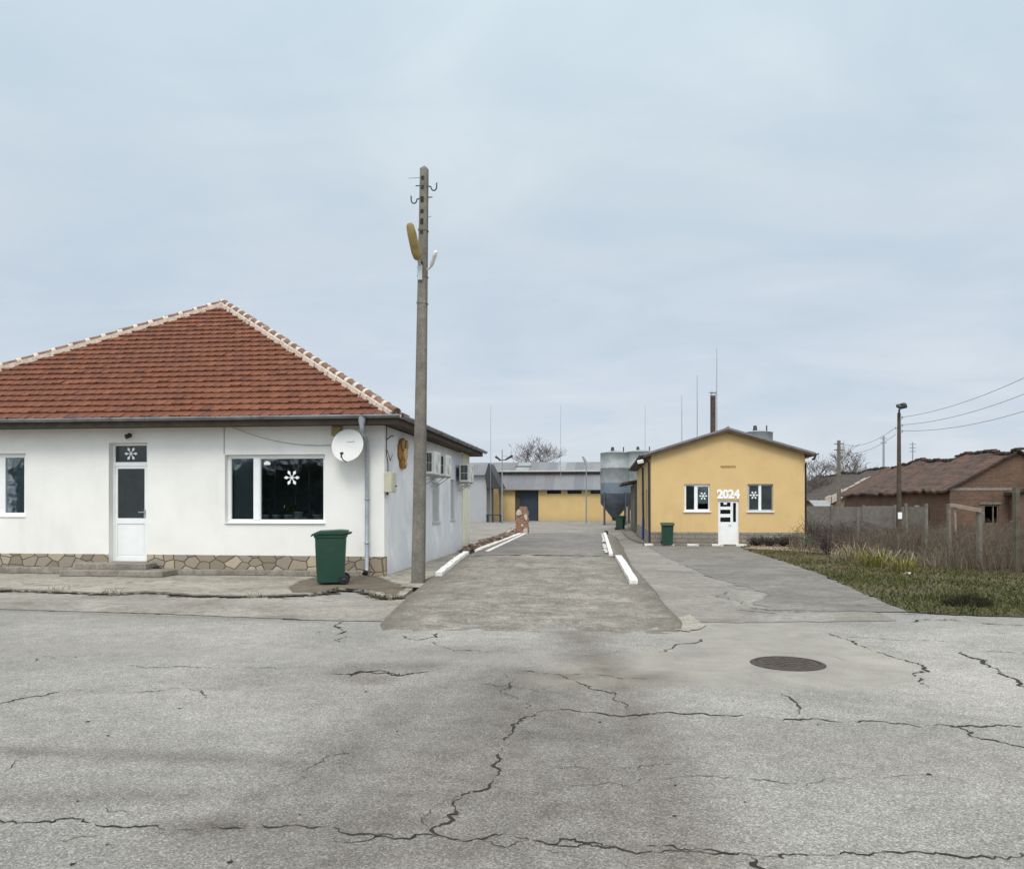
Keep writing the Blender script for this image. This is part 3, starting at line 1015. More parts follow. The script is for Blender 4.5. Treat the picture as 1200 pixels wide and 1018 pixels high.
# --- verge of grass
VX = ragged([G(1300, 727), G(1195, 723), G(1120, 721), G(1064, 717)], .12, .03, rng)
verge = VX + ragged([e for e in edgeR], .3, .03, rng)[1:] + [(6.95, 39.6), (9.7, 39.6), (9.7, 44), (60, 44), (60, 11.2)]
vmat = M['turf']
struct(sheet('verge', verge, 0.014, vmat))

# grass blades on the verge: far too many to count
vp = [Vector(p) for p in verge]


def inpoly(x, y, poly):
    c = False
    n = len(poly)
    for i in range(n):
        x1, y1 = poly[i]
        x2, y2 = poly[(i + 1) % n]
        if (y1 > y) != (y2 > y) and x < (x2 - x1) * (y - y1) / (y2 - y1) + x1:
            c = not c
    return c


gr = MB()
rg = random.Random(5)
cnt = 0
while cnt < 42000:
    y = 11.0 + 28 * rg.random() ** 1.8
    x = rg.uniform(4.5, 15 + (y - 11) * .2)
    if not inpoly(x, y, verge):
        continue
    nn = vnoise(x, y, .55) * .6 + vnoise(x, y, 1.9) * .4
    if rg.random() > 0.35 + nn:
        continue
    cnt += 1
    h = rg.uniform(.03, .085) * (0.6 + nn * .8)
    w = rg.uniform(.008, .016) * (1 + (y - 11) * .05)
    g = rg.uniform(0, 6.283)
    dx, dy = math.cos(g) * w, math.sin(g) * w
    lx_, ly_ = rg.gauss(0, .035), rg.gauss(0, .035)
    z = gz(y) + .012
    far = min(1, max(0, (y - 15) / 12))
    t = min(1, max(0, (1 - nn) * .75 + far * .45 + rg.gauss(0, .16) - .12))
    gr.add([(x - dx, y - dy, z), (x + dx, y + dy, z), (x + lx_, y + ly_, z + h)], [(0, 1, 2)], tint=t)
o = gr.build('grass', M['grass'], fix=False)
tag(o, 'short patchy green and brown grass of the verge', 'grass', kind='stuff')

# ------------------------------------------------------------------ building helpers
def wall_panel(mb, axis, plane, u0, u1, z0, z1, ops, t, mi=0, rim=True, mr=None):
    """a flat panel with rectangular openings (u0,u1,z0,z1); t is the signed thickness inwards"""
    mr = mi if mr is None else mr
    us = sorted(set([u0, u1] + [v for o in ops for v in o[:2] if u0 < v < u1]))
    zs = sorted(set([z0, z1] + [v for o in ops for v in o[2:] if z0 < v < z1]))

    def P(u, z, d):
        return (u, plane + d, z) if axis == 'Y' else (plane + d, u, z)

    def hole(u, z):
        return any(o[0] < u < o[1] and o[2] < z < o[3] for o in ops)
    for d in (0, t):
        idx, vs, fs = {}, [], []
        for i in range(len(us) - 1):
            for j in range(len(zs) - 1):
                if hole((us[i] + us[i + 1]) / 2, (zs[j] + zs[j + 1]) / 2):
                    continue
                q = []
                for (a, b) in ((i, j), (i + 1, j), (i + 1, j + 1), (i, j + 1)):
                    if (a, b) not in idx:
                        idx[(a, b)] = len(vs)
                        vs.append(P(us[a], zs[b], d))
                    q.append(idx[(a, b)])
                fs.append(tuple(q))
        mb.add(vs, fs, mi)
    for o in ops:
        a, b, c, d = max(o[0], u0), min(o[1], u1), max(o[2], z0), min(o[3], z1)
        for (p, q) in (((a, c), (b, c)), ((b, c), (b, d)), ((b, d), (a, d)), ((a, d), (a, c))):
            if p[1] == q[1] == z0:
                continue
            mb.quad(P(*p, 0), P(*q, 0), P(*q, t), P(*p, t), mr)
    if rim:
        for (p, q) in (((u0, z0), (u1, z0)), ((u1, z0), (u1, z1)), ((u1, z1), (u0, z1)), ((u0, z1), (u0, z0))):
            mb.quad(P(*p, 0), P(*q, 0), P(*q, t), P(*p, t), mi)


def rect(x0, y0, x1, y1, Y):     # photo rectangle -> (u0,u1,z0,z1) on plane y=Y
    a, b = PY(x0, y1, Y), PY(x1, y0, Y)
    return (a.x, b.x, a.z, b.z)


def window(parent, Y, frame, panes, fm, gm, t=0.06, sill=None, sm=None, pn='pane'):
    f = MB()
    wall_panel(f, 'Y', Y, *frame, panes, t)
    w = f.build('window', fm, parent)
    for p in panes:
        g = MB()
        g.bx(p[0] - .008, p[1] + .008, Y + t * .45, Y + t * .45 + .012, p[2] - .008, p[3] + .008)
        g.build(pn, gm, w)
    if sill:
        s = MB()
        s.bx(*sill)
        s.build('sill', sm or fm, w, bevel=.006)
    return w


def flake(name, c, r, label, group, nrm_y=-0.004, w=0.26):
    """six-armed sticker with arrow-shaped arm ends, 3 mm thick, facing -y"""
    mb = MB()
    for k in range(6):
        a = math.pi / 3 * k
        d, n = Vector((math.cos(a), math.sin(a))), Vector((-math.sin(a), math.cos(a)))

        def P(s, u, y):
            q = d * (s * r) + n * (u * r)
            return (c[0] + q.x, c[1] + y, c[2] + q.y)
        arm = [(0.0, -.055), (.50, -.055), (.60, -.17), (.80, -.20), (.88, -.08), (1.0, -.06), (1.0, .06), (.88, .08), (.80, .20), (.60, .17), (.50, .055), (0.0, .055)]
        n9 = len(arm)
        vs = [P(*q, nrm_y) for q in arm] + [P(*q, nrm_y - .003 - .0002 * k) for q in arm]
        mb.add(vs, [tuple(range(n9)), tuple(range(n9, 2 * n9))] + [(i, (i + 1) % n9, (i + 1) % n9 + n9, i + n9) for i in range(n9)])
    o = mb.build(name, M['decal'], None, origin=c)
    return tag(o, label, 'sticker', group)


def tiled_plane(mb, E0, E1, A0_, A1_, tw=0.225, course=0.30, rng_=None, lip=0.05):
    """clay tiles laid over the roof plane with eave E0-E1 and upper edge A0_-A1_"""
    E0, E1, A0_, A1_ = map(Vector, (E0, E1, A0_, A1_))
    U = (E1 - E0).normalized()
    n = U.cross(A0_ - E0).normalized()
    if n.z < 0:
        n = -n
    V = n.cross(U)
    if V.z < 0:
        V = -V
    H = (A0_ - E0).dot(V)
    L = (E1 - E0).length
    a0, a1 = (A0_ - E0).dot(U), (A1_ - E0).dot(U)
    xl = lambda v: a0 * v / H
    xr = lambda v: L + (a1 - L) * v / H
    rows = int(math.ceil(H / course))
    prof = [(0, .022), (.10, .024), (.2, .006), (.45, .012), (.55, .012), (.8, .006), (.9, .016), (1, .020)]
    for j in range(rows):
        v0, v1 = j * course - 0.02, min(H, (j + 1) * course + 0.03)
        rowt = rng_.gauss(0, .05)
        i0 = int(math.floor(xl(v0) / tw)) - 1
        i1 = int(math.ceil(xr(v0) / tw)) + 1
        for i in range(i0, i1 + 1):
            sh = 0.5 * (j % 2)
            ua, ub = (i + sh) * tw, (i + 1 + sh) * tw
            if ub <= xl(v0) or ua >= xr(v0):
                continue
            hj = rng_.gauss(0, .006)
            t = min(1, max(0, .5 + rowt + rng_.gauss(0, .14)))
            vj = rng_.gauss(0, .008)
            top, bot, low = [], [], []
            for (q, h) in prof:
                u = ua + (ub - ua) * q
                u0_ = min(max(u, xl(max(0, v0))), xr(max(0, v0)))
                u1_ = min(max(u, xl(v1)), xr(v1))
                if v1 >= H and a0 == a1:
                    u1_ = a0
                low.append(E0 + U * u0_ + V * (v0 + vj) + n * 0.002)
                bot.append(E0 + U * u0_ + V * (v0 + vj) + n * (h + lip + hj))
                top.append(E0 + U * u1_ + V * v1 + n * (h + .004))
            k = len(prof)
            vs = low + bot + top
            fs = [(m, m + 1, k + m + 1, k + m) for m in range(k - 1)] + [(k + m, k + m + 1, 2 * k + m + 1, 2 * k + m) for m in range(k - 1)]
            mb.add(vs, fs, 0, False, t if t != .5 else .51)


def hip_line(mt, mm, A, B, rng_, seg=0.42, r=0.088):
    """ridge tiles bedded in pale mortar from A up to B"""
    A, B = Vector(A), Vector(B)
    L = (B - A).length
    d = (B - A) / L
    side = d.cross(Vector((0, 0, 1))).normalized()
    up = side.cross(d).normalized()
    if up.z < 0:
        up = -up
    nseg = max(1, int(L / seg))
    seg = L / nseg

    def half(p0, p1, r0, r1, h0, h1, mb, ext=0.02):
        vs, fs = [], []
        for (p, r_, h) in ((p0, r0, h0), (p1, r1, h1)):
            for k in range(9):
                a = math.pi * k / 8
                vs.append(p + side * math.cos(a) * r_ + up * (math.sin(a) * r_ * .85 + h))
        for k in range(8):
            fs.append((k, k + 1, 9 + k + 1, 9 + k))
        fs.append(tuple(range(9)))
        fs.append(tuple(reversed(range(9, 18))))
        mb.add(vs, fs, 0, False)
    # mortar bed
    for s in range(nseg * 3):
        p0, p1 = A + d * (s * seg / 3), A + d * ((s + 1) * seg / 3 + .01)
        w = .165 + rng_.uniform(-.018, .018)
        vs = []
        for p in (p0, p1):
            vs += [p - side * w - up * .10, p - side * w * .95 + up * .035, p + side * w * .95 + up * .035, p + side * w - up * .10]
        mm.add(vs, [(0, 1, 5, 4), (1, 2, 6, 5), (2, 3, 7, 6), (0, 3, 2, 1), (4, 5, 6, 7)])
    for s in range(nseg):
        p0 = A + d * (s * seg - .02)
        p1 = A + d * ((s + 1) * seg + .03)
        j = rng_.uniform(-.008, .008)
        half(p0, p1, r * 1.12, r * .92, .045 + j, .03 + j, mt)
        c = A + d * ((s + 1) * seg)          # mortar joint collar
        half(c - d * rng_.uniform(.05, .09), c + d * rng_.uniform(.03, .06), r * 1.22, r * 1.18, .04, .04, mm)


# ------------------------------------------------------------------ the white house
YF, XW = 17.2, -4.75
XLW, YB = -17.4, 28.2
ZW = 3.30
WB = 0.03
house = thing('white_house', 'white stuccoed single storey house with a red clay tiled hip roof', 'house', (-11.05, YF, 0))
door_o = rect(127.5, 518.5, 173, 661, YF)
door_o = (door_o[0], door_o[1], 0.27, door_o[3])
win_o = rect(263.5, 532, 381, 612.5, YF)
lw = rect(-75, 531, 30, 605, YF)
w = MB()
wall_panel(w, 'Y', YF, XLW, XW, WB, ZW, [door_o, win_o, lw], 0.32)
w.build('wall', M['whitewall'], house)
w = MB()
sh1 = (PX(507, 565, XW).y, PX(515, 565, XW).y, PX(508, 612, XW).z, PX(508, 565, XW).z)
sh2 = (PX(528, 565, XW).y, PX(533, 565, XW).y, PX(530, 609, XW).z, PX(530, 562, XW).z)
YC = PX(541, 600, XW).y
upw = (sh1[0] - .9, sh1[0] - .15, 2.45, 3.02)
wall_panel(w, 'X', XW - .002, YF + .325, YC, WB, ZW - .003, [sh1, sh2, upw], -0.30)
w.build('wall', M['sidewall'], house)
for o_, mm_ in ((sh1, 'pvcgrey'), (sh2, 'pvcgrey'), (upw, 'darkglass')):
    g = MB()
    g.bx(XW - .10, XW - .06, o_[0] - .02, o_[1] + .02, o_[2] - .02, o_[3] + .02)
    if mm_ == 'pvcgrey':
        for k in range(14):
            z = o_[2] + (o_[3] - o_[2]) * k / 14
            g.bx(XW - .058, XW - .045, o_[0], o_[1], z + .01, z + .05)
    so = g.build('shutter' if mm_ == 'pvcgrey' else 'window', M[mm_], house)
    if mm_ == 'pvcgrey':
        s2 = MB()
        s2.bx(XW + .001, XW + .03, o_[0] - .05, o_[1] + .05, o_[2] - .05, o_[2] - .004)
        s2.build('sill', M['pvcgrey'], so)
w = MB()
w.bx(XW - .30, XW + .035, YC + .001, YB, WB, ZW - .001)
w.build('wall', M['creamwall'], house)['label'] = 'cream coloured rear stretch of the side wall'
w = MB()
w.bx(XLW, XW - .31, YB - .3, YB - .003, WB, ZW - .002)
w.bx(XLW, XLW + .3, YF + .322, YB - .31, WB, ZW - .002)
w.build('wall', M['whitewall'], house)
# rooms behind the glass
w = MB()
w.bx(XLW + .3, XW - .31, YF + 3.2, YF + 3.3, WB, ZW - .01)
w.bx(XLW + .3, XW - .31, YF + .33, YF + 3.2, .20, .25)
w.bx(-9.75, -9.65, YF + .33, YF + 3.2, .25, ZW - .01)
w.bx(-12.5, -12.4, YF + .33, YF + 3.2, .25, ZW - .01)
w.build('inner_wall', M['inner'], house)
# stone plinth, proud of the wall, broken by the door
pz = PY(300, 650.5, YF - .035).z
w = MB()
w.prism([(XLW - .02, WB), (door_o[0] - .003, WB), (door_o[0] - .003, pz), (XLW - .02, pz)], 'Y', YF - .04, YF - .002)
w.prism([(door_o[1] + .003, WB), (XW + .03, WB), (XW + .03, pz - .01), (door_o[1] + .003, pz)], 'Y', YF - .04, YF - .002)
w.bx(XW + .001, XW + .031, YF - .0395, YF + .12, WB, pz - .012)
w.build('plinth', M['stone'], house)
# concrete ledge at its foot and the two door steps
w = MB()
xa = PY(68, 680, 16.5).x
w.bx(XLW, door_o[0] - .42, YF - .26, YF - .045, 0.03, 0.165)
w.bx(door_o[1] + .36, PY(432, 670, YF - .1).x, YF - .24, YF - .045, 0.03, 0.145)
w.build('ledge', M['ledge'], house, bevel=.015)
w = MB()
s1 = (PY(69, 680, 16.35).x, PY(190, 680, 16.35).x)
w.bx(s1[0], s1[1], 16.35, YF - .046, 0.03, 0.155)
s2_ = (PY(85, 668, 16.72).x, PY(171, 668, 16.72).x)
w.bx(s2_[0], s2_[1], 16.72, YF - .048, 0.15, 0.285)
w.bx(door_o[0] + .01, door_o[1] - .01, YF - .047, YF + .2, 0.10, 0.284)
w.build('door_steps', M['ledge'], house, bevel=.018)
# front door with transom
YD = YF + .17
fr = rect(132.5, 519, 173.5, 660, YD)
fr = (fr[0], door_o[1] - .003, .29, door_o[3] - .003)
tr = rect(135, 522, 172, 541.5, YD)
lf = rect(134.5, 546, 172.0, 659, YD)
lf = (lf[0], lf[1], .305, lf[3])
d = MB()
wall_panel(d, 'Y', YD, *fr, [tr, lf], .07)
dr = d.build('door', M['pvc'], house)
d = MB()
d.bx(tr[0] - .006, tr[1] + .006, YD + .03, YD + .042, tr[2] - .006, tr[3] + .006)
d.build('transom', M['darkglass'], dr)
gl = rect(137.5, 549, 169, 607, YD)
lp = rect(137, 613.5, 169.5, 652, YD)
d = MB()
wall_panel(d, 'Y', YD + .012, lf[0] + .004, lf[1] - .004, lf[2] + .003, lf[3] - .004, [gl, lp], .05)
d.build('door_leaf', M['pvc'], dr, bevel=.004)
d = MB()
d.bx(gl[0] - .006, gl[1] + .006, YD + .035, YD + .047, gl[2] - .006, gl[3] + .006)
d.build('pane', M['darkglass'], dr)
d = MB()
d.bx(lp[0] - .004, lp[1] + .004, YD + .034, YD + .05, lp[2] - .004, lp[3] + .004)
d.bx(lp[0] + .03, lp[1] - .03, YD + .026, YD + .033, lp[2] + .03, lp[3] - .03)
d.build('panel', M['pvc'], dr, bevel=.004)
hc = PY(169.5, 600, YD)
d = MB()
d.bx(hc.x - .02, hc.x + .02, YD - .002, YD + .011, hc.z - .12, hc.z + .06)
d.tube([(hc.x, YD, hc.z), (hc.x, YD - .045, hc.z), (hc.x - .03, YD - .05, hc.z), (hc.x - .12, YD - .05, hc.z)], .011, 8)
d.build('handle', M['zinc'], dr)
flake('snowflake_sticker', PY(153.5, 531.5, YD + .02) + Vector((0, -.0, 0)), .155, 'white snowflake sticker on the dark transom above the white house door', 'snowflake window stickers', nrm_y=0.004)
# wide window
YWn = YF + .12
fr = (win_o[0] + .003, win_o[1] - .003, win_o[2] + .003, win_o[3] - .003)
pl_ = rect(271, 537, 297, 608, YWn)
prr = rect(305.5, 537, 379, 608.5, YWn)
wn = window(house, YWn, fr, [pl_, prr], M['pvc'], M['glass'], .07, sill=(win_o[0] + .0, win_o[1] - .0, YF - .05, YWn - .002, win_o[2] - .012, win_o[2] + .004), sm=M['pvc'])
s = MB()
b0 = rect(297.5, 535, 305, 609, YWn)
s.bx(b0[0], b0[1], YWn - .02, YWn - .001, b0[2], b0[3])
s.bx(pl_[0] - .055, pl_[0] - .02, YWn - .016, YWn - .001, b0[2], b0[3])
s.build('sash', M['pvc'], wn, bevel=.004)
s = MB()
s.bx(fr[0], fr[1], YWn + .075, YWn + .36, fr[2] - .02, fr[2] + .03)
s.build('inner_sill', M['pvc'], wn)
s = MB()   # thin dark blind strips hanging inside
for k, px in enumerate((322, 346, 362)):
    q = PY(px, 570, YWn + .5)
    s.bx(q.x - .006, q.x + .006, YWn + .5, YWn + .51, fr[2] + .1, fr[3])
s.bx(pl_[0], pl_[1] + .05, YWn + .12, YWn + .13, fr[2] + .05, fr[3])
s.build('blind', M['blind'], wn)
YS = YWn + .03
flake('snowflake_sticker', PY(342, 559.5, YS), .175, 'large white snowflake sticker on the wide window of the white house', 'snowflake window stickers', nrm_y=0.0)
fl = MB()   # small cloud-like sticker
c = PY(313, 543, YS)
for (dx, dz, r) in ((-.04, 0, .035), (0, .015, .045), (.045, 0, .035)):
    fl.lathe([(0.0, 0), (r, 0), (r, .004 + r * .02), (0.0, .0042 + r * .02)], (c.x + dx, YS, c.z + dz), 14, 0, False, 'Y')
tag(fl.build('cloud_sticker', M['decal'], None, origin=c), 'small pale cloud sticker in the top corner of the wide window', 'sticker')
# flowerpots on the inner sill
potx = [(311.5, .075, 'empty'), (324, .095, 'low'), (338, .11, 'plant'), (350, .10, 'low2'), (372, .10, 'end')]
plabels = {'empty': 'small white flowerpot beside the mullion of the wide window', 'low': 'white flowerpot with sparse sprigs second from the window mullion',
           'plant': 'white flowerpot holding the tall green arching plant', 'low2': 'taller white flowerpot just past the big green plant', 'end': 'white flowerpot alone at the far end of the window sill'}
rp = random.Random(11)
for px, r, k in potx:
    q = PY(px, 600, YWn + .2)
    z0 = fr[2] + .031
    t = thing('flowerpot', plabels[k], 'flowerpot', (q.x, YWn + .2, z0), 'flowerpots inside the wide window')
    p = MB()
    hgt = .13 if k != 'low2' else .19
    p.lathe([(0, 0), (r * .72, 0), (r, hgt), (r * 1.06, hgt), (r * 1.06, hgt + .02), (r * .94, hgt + .02), (r * .9, hgt - .02), (0, hgt - .02)], (q.x, YWn + .2, z0), 18)
    p.build('pot', M['potwhite'], t)
    lv = MB()
    nlv = {'plant': 46, 'low': 12}.get(k, 7)
    for _ in range(nlv):
        a = rp.uniform(0, 6.28)
        L = rp.uniform(.12, .34) if k == 'plant' else rp.uniform(.05, .14)
        base = Vector((q.x, YWn + .2, z0 + hgt))
        out = Vector((math.cos(a), math.sin(a) * .6, 0))
        pts = [base, base + out * L * .35 + Vector((0, 0, L * .7)), base + out * L * .8 + Vector((0, 0, L * .75)), base + out * L * 1.05 + Vector((0, 0, L * .45))]
        sd = Vector((-out.y, out.x, 0)).normalized() * .016
        vs = []
        for i_, pt in enumerate(pts):
            ww_ = [.3, 1, .9, .05][i_]
            vs += [pt - sd * ww_, pt + sd * ww_]
        lv.add(vs, [(0, 1, 3, 2), (2, 3, 5, 4), (4, 5, 7, 6)])
    lv.build('foliage', M['leaf'], t, fix=False)
# window cut by the photo's edge
fr = (lw[0] + .003, lw[1] - .003, lw[2] + .003, lw[3] - .003)
pa = rect(-70, 535, -4, 601, YWn)
pb = rect(6, 536, 28.5, 600.5, YWn)
window(house, YWn, fr, [pa, pb], M['pvc'], M['glass'], .07, sill=(lw[0], lw[1], YF - .03, YWn - .002, lw[2] - .012, lw[2] + .004), sm=M['pvc'])
s = MB()
s.bx(lw[0], lw[1], YWn + .3, YWn + .32, lw[2], lw[3])
s.build('curtain', M['inner'], house)

# roof
XE, YE, ZE = -4.32, 16.65, 3.45
XE0, YE1 = -17.9, 28.75
PK = Vector((-11.05, 22.6, 7.40))
rt = random.Random(9)
c00, c10, c11, c01 = Vector((XE0, YE, ZE)), Vector((XE, YE, ZE)), Vector((XE, YE1, ZE)), Vector((XE0, YE1, ZE))
tm = MB()
tiled_plane(tm, c00, c10, PK, PK, rng_=rt)
cM, Wb = Vector((XE, 18.5, ZE)), Vector((-10.6, YE1, 5.75))      # behind the hip a lower wing roof takes over
tiled_plane(tm, c10, cM, PK, PK, rng_=rt)
tiled_plane(tm, cM, c11, Wb, Wb, rng_=rt)
tiled_plane(tm, Wb, c01, PK, PK, rng_=rt, tw=.45, course=.72)
tiled_plane(tm, c01, c00, PK, PK, rng_=rt, tw=.45, course=.72)
roof = tm.build('roof', M['tile'], house, fix=False)
mt, mm = MB(), MB()
for c in (c00, c10, c01):
    hip_line(mt, mm, c + (PK - c).normalized() * .05 + Vector((0, 0, .03)), PK + Vector((0, 0, .04)), rt)
mt.lathe([(0, .17), (.10, .15), (.16, .06), (.17, 0), (.17, -.1)], PK + Vector((0, 0, -.02)), 12)
mt.build('ridge_tiles', M['ridgetile'], roof)
mm.build('ridge_mortar', M['mortar'], roof)
w = MB()
w.add([c00 - Vector((0, 0, .02)), c10 - Vector((0, 0, .02)), c11 - Vector((0, 0, .02)), c01 - Vector((0, 0, .02)), PK - Vector((0, 0, .06)), cM - Vector((0, 0, .02)), Wb - Vector((0, 0, .03))], [(0, 1, 4), (1, 5, 4), (5, 2, 6), (5, 6, 4), (6, 3, 4), (3, 0, 4), (2, 3, 6)])
w.build('roof_deck', M['soffit'], roof)
w = MB()   # boarded soffit and fascia
ZS = ZW + .002
for y0, y1, x0, x1 in ((YE + .03, YF - .003, XE0, XE - .03), (YF + .0, YE1, XW + .04, XE - .03)):
    horizontal = (x1 - x0) > (y1 - y0)
    n_ = 5
    for k in range(n_):
        if horizontal:
            a = y0 + (y1 - y0) * k / n_
            w.bx(x0, x1, a + .004, a + (y1 - y0) / n_ - .004, ZS, ZS + .02)
        else:
            a = x0 + (x1 - x0) * k / n_
            w.bx(a + .004, a + (x1 - x0) / n_ - .004, y0, y1, ZS + .001, ZS + .021)
w.bx(XE0, XE, YE, YE + .026, ZW - .02, ZE - .025)
w.bx(XE - .026, XE - .001, YE + .027, YE1, ZW - .02, ZE - .026)
w.bx(XW - .3, XE - .028, YE1 - .025, YE1 - .001, ZW - .02, ZE - .027)
w.build('soffit', M['soffit'], house)


def gutter_run(mb, a, b, r=.075):
    a, b = Vector(a), Vector(b)
    d = (b - a).normalized()
    sd = d.cross(Vector((0, 0, 1)))
    vs, fs = [], []
    k = 9
    for p in (a, b):
        for rr in (r, r - .006):
            for i in range(k):
                g = math.pi + math.pi * i / (k - 1)
                vs.append(p + sd * math.cos(g) * rr + Vector((0, 0, math.sin(g) * rr)))
    for i in range(k - 1):
        fs += [(i, i + 1, 2 * k + i + 1, 2 * k + i), (k + i, k + i + 1, 3 * k + i + 1, 3 * k + i)]
    fs += [(0, k, 3 * k, 2 * k), (k - 1, 2 * k - 1, 4 * k - 1, 3 * k - 1)]
    mb.add(vs, fs, 0, True)
    n_ = int((b - a).length / .8)
    for i in range(n_ + 1):          # brackets
        p = a + d * ((b - a).length * i / max(1, n_))
        pts = [p + sd * math.cos(math.pi + math.pi * q / 6) * (r + .004) + Vector((0, 0, math.sin(math.pi + math.pi * q / 6) * (r + .004))) for q in range(7)]
        mb.tube(pts, .006, 5)


w = MB()
gutter_run(w, (XE0, YE - .085, ZE + .015), (XE + .09, YE - .085, ZE + .015))
gutter_run(w, (XE + .085, YE - .01, ZE + .012), (XE + .085, YE1 + .05, ZE + .012))
w.build('gutter', M['gutter'], house, fix=False)
# downpipe with funnel and offset
qx = PY(424.5, 500, YE - .05).x
qx2 = PY(430, 600, YF - .11).x
w = MB()
zb = 0.14
w.lathe([(.085, 0), (.075, -.10), (.05, -.2), (.047, -.24)], (qx, YE - .07, ZE - .02), 16)
w.tube([(qx, YE - .07, ZE - .22), (qx, YE - .07, ZE - .30), (qx + .01, YE + .05, ZE - .37), (qx2 - .02, YF - .2, ZE - .42), (qx2, YF - .11, ZE - .50), (qx2, YF - .11, 1.7), (qx2, YF - .11, zb + .06), (qx2, YF - .14, zb), (qx2, YF - .22, zb - .03)], .047, 14)
for z in (2.55, 1.7, .75):
    w.lathe([(.047, -.02), (.056, -.02), (.056, .02), (.047, .02)], (qx2, YF - .11, z), 14)
    w.bx(qx2 - .01, qx2 + .01, YF - .07, YF - .003, z - .01, z + .01)
w.build('downpipe', M['zinc'], house)
w = MB()
w.tube([(qx2, YF - .20, zb - .012), (qx2, YF - .26, zb - .05)], [.056, .06], 14)
w.build('downpipe_shoe', M['rubber'], house)
# round bulkhead lamp above the door
c = PY(150.5, 510, YF - .06)
w = MB()
w.lathe([(0, 0), (.05, 0), (.055, .03), (.04, .05), (.0, .055)], (c.x, YF - .003, c.z), 16, 0, True, 'Y')
w.tube([(c.x + .01, YF - .05, c.z), (c.x - .0, YF - .10, c.z - .03), (c.x - .03, YF - .13, c.z - .04)], [.035, .05, .055], 12)
w.build('door_lamp', M['darkmetal'], house)
# cables on the facade
w = MB()
a = PY(262.5, 497, YF - .012)
b = PY(262.5, 532, YF - .012)
w.tube([(a.x, YF - .012, ZW - .01), (b.x, YF - .012, b.z)], .007, 6)
pts = []
for k in range(15):
    t = k / 14
    p0, p1 = PY(264, 497, YF - .03), PY(392, 521, YF - .03)
    p = p0.lerp(p1, t)
    pts.append((p.x, p.y, p.z - .26 * 4 * t * (1 - t) * .62))
w.tube(pts, .006, 6)
w.build('facade_cable', M['cable'], house)
# satellite dish (front faces the street and slightly up)
c = PY(407, 521.5, YF - .42)
t = thing('satellite_dish', 'pale round satellite dish on the white house wall beside the downpipe', 'satellite dish', (c.x, YF - .42, c.z))
rot = Euler((R(-12), 0, R(-6))).to_matrix()
w = MB()
prof = [(r_, .055 * (r_ / .36) ** 2 - .055) for r_ in (0.001, .08, .16, .24, .31, .355)] + [(.365, -.004), (.36, -.016)] + [(r_, .055 * (r_ / .36) ** 2 - .066) for r_ in (.31, .2, .1, .001)]
w.lathe(prof, c, 36, 0, True, 'Y', rot)
w.build('reflector', M['dish'], t, fix=True)
w = MB()
lnb = c + rot @ Vector((.02, -.30, -.27))
foot = c + rot @ Vector((.01, -.0, -.37))
w.tube([foot, c + rot @ Vector((.015, -.2, -.37)), lnb - Vector((0, 0, .03))], .012, 8)
w.tube([lnb + rot @ Vector((0, -.03, 0)), lnb + rot @ Vector((0, .05, .02))], [.022, .03], 12)
w.tube([lnb + rot @ Vector((0, 0, 0)), lnb + Vector((0, 0, -.09))], .018, 8)
w.build('receiver_arm', M['darkmetal'], t)
w = MB()
w.tube([c + rot @ Vector((0, .1, 0)), c + Vector((0, .28, -.02)), (c.x, YF - .004, c.z - .02)], .02, 10)
w.box((c.x, YF - .012, c.z - .02), (.12, .018, .2))
w.build('bracket', M['zinc'], t)
w = MB()   # the maker's small line of lettering: too small to read, kept as short strokes
rr = random.Random(2)
x = -.03
while x < .14:
    L = rr.uniform(.008, .016)
    p = Vector((x, 0, .085))
    rad = math.hypot(p.x, p.z)
    yy = .055 * (rad / .36) ** 2 - .055
    q = c + rot @ Vector((x + L / 2, -yy - .006, .085 + .012 * x))
    w.box(q, (L, .002, rr.uniform(.010, .02)), (0, 0, 0))
    x += L + .005
w.build('lettering', M['cable'], t)
# small yellowed junction box under the eaves beside the dish
q = PY(394, 502, YF - .05)
w = MB()
w.bx(q.x - .10, q.x + .12, YF - .09, YF - .003, ZW - .22, ZW - .02)
tag(w.build('junction_box', plain('aged yellow box', (.33, .26, .12), .6), None, origin=(q.x, YF - .05, ZW - .2), bevel=.008), 'yellowed junction box under the eaves above the satellite dish', 'junction box')
# dark rag at the plinth
q = PY(183, 665, YF - .15)
w = MB()
for (dx, dz, r_) in ((-.09, .0, .045), (0, .008, .055), (.09, -.004, .04)):
    w.lathe([(0, .0), (r_ * 1.5, .002), (r_ * 1.35, r_ * .6), (r_ * .6, r_ * .95), (0, r_)], (q.x + dx, YF - .15, .146 + dz), 10)
tag(w.build('rag', M['rubber'], None, origin=(q.x, YF - .15, .146)), 'dark crumpled rag lying on the ledge beside the door steps', 'rag')

# side wall: ornament, meter box, cables, air conditioners
q = PX(470.5, 531.5, XW)
orn = thing('wall_ornament', 'gilded oval carved ornament on the side wall beside the concrete pole', 'ornament', (XW, q.y, q.z))
w = MB()


def oval(mb, cy, cz, ry, rz_, x0, x1, n=20, mi=0, wob=0):
    poly = [(cy + ry * math.cos(6.2832 * k / n) * (1 + wob * math.cos(5 * 6.2832 * k / n)), cz + rz_ * math.sin(6.2832 * k / n) * (1 + wob * math.cos(5 * 6.2832 * k / n))) for k in range(n)]
    mb.prism(poly, 'X', x0, x1, mi)


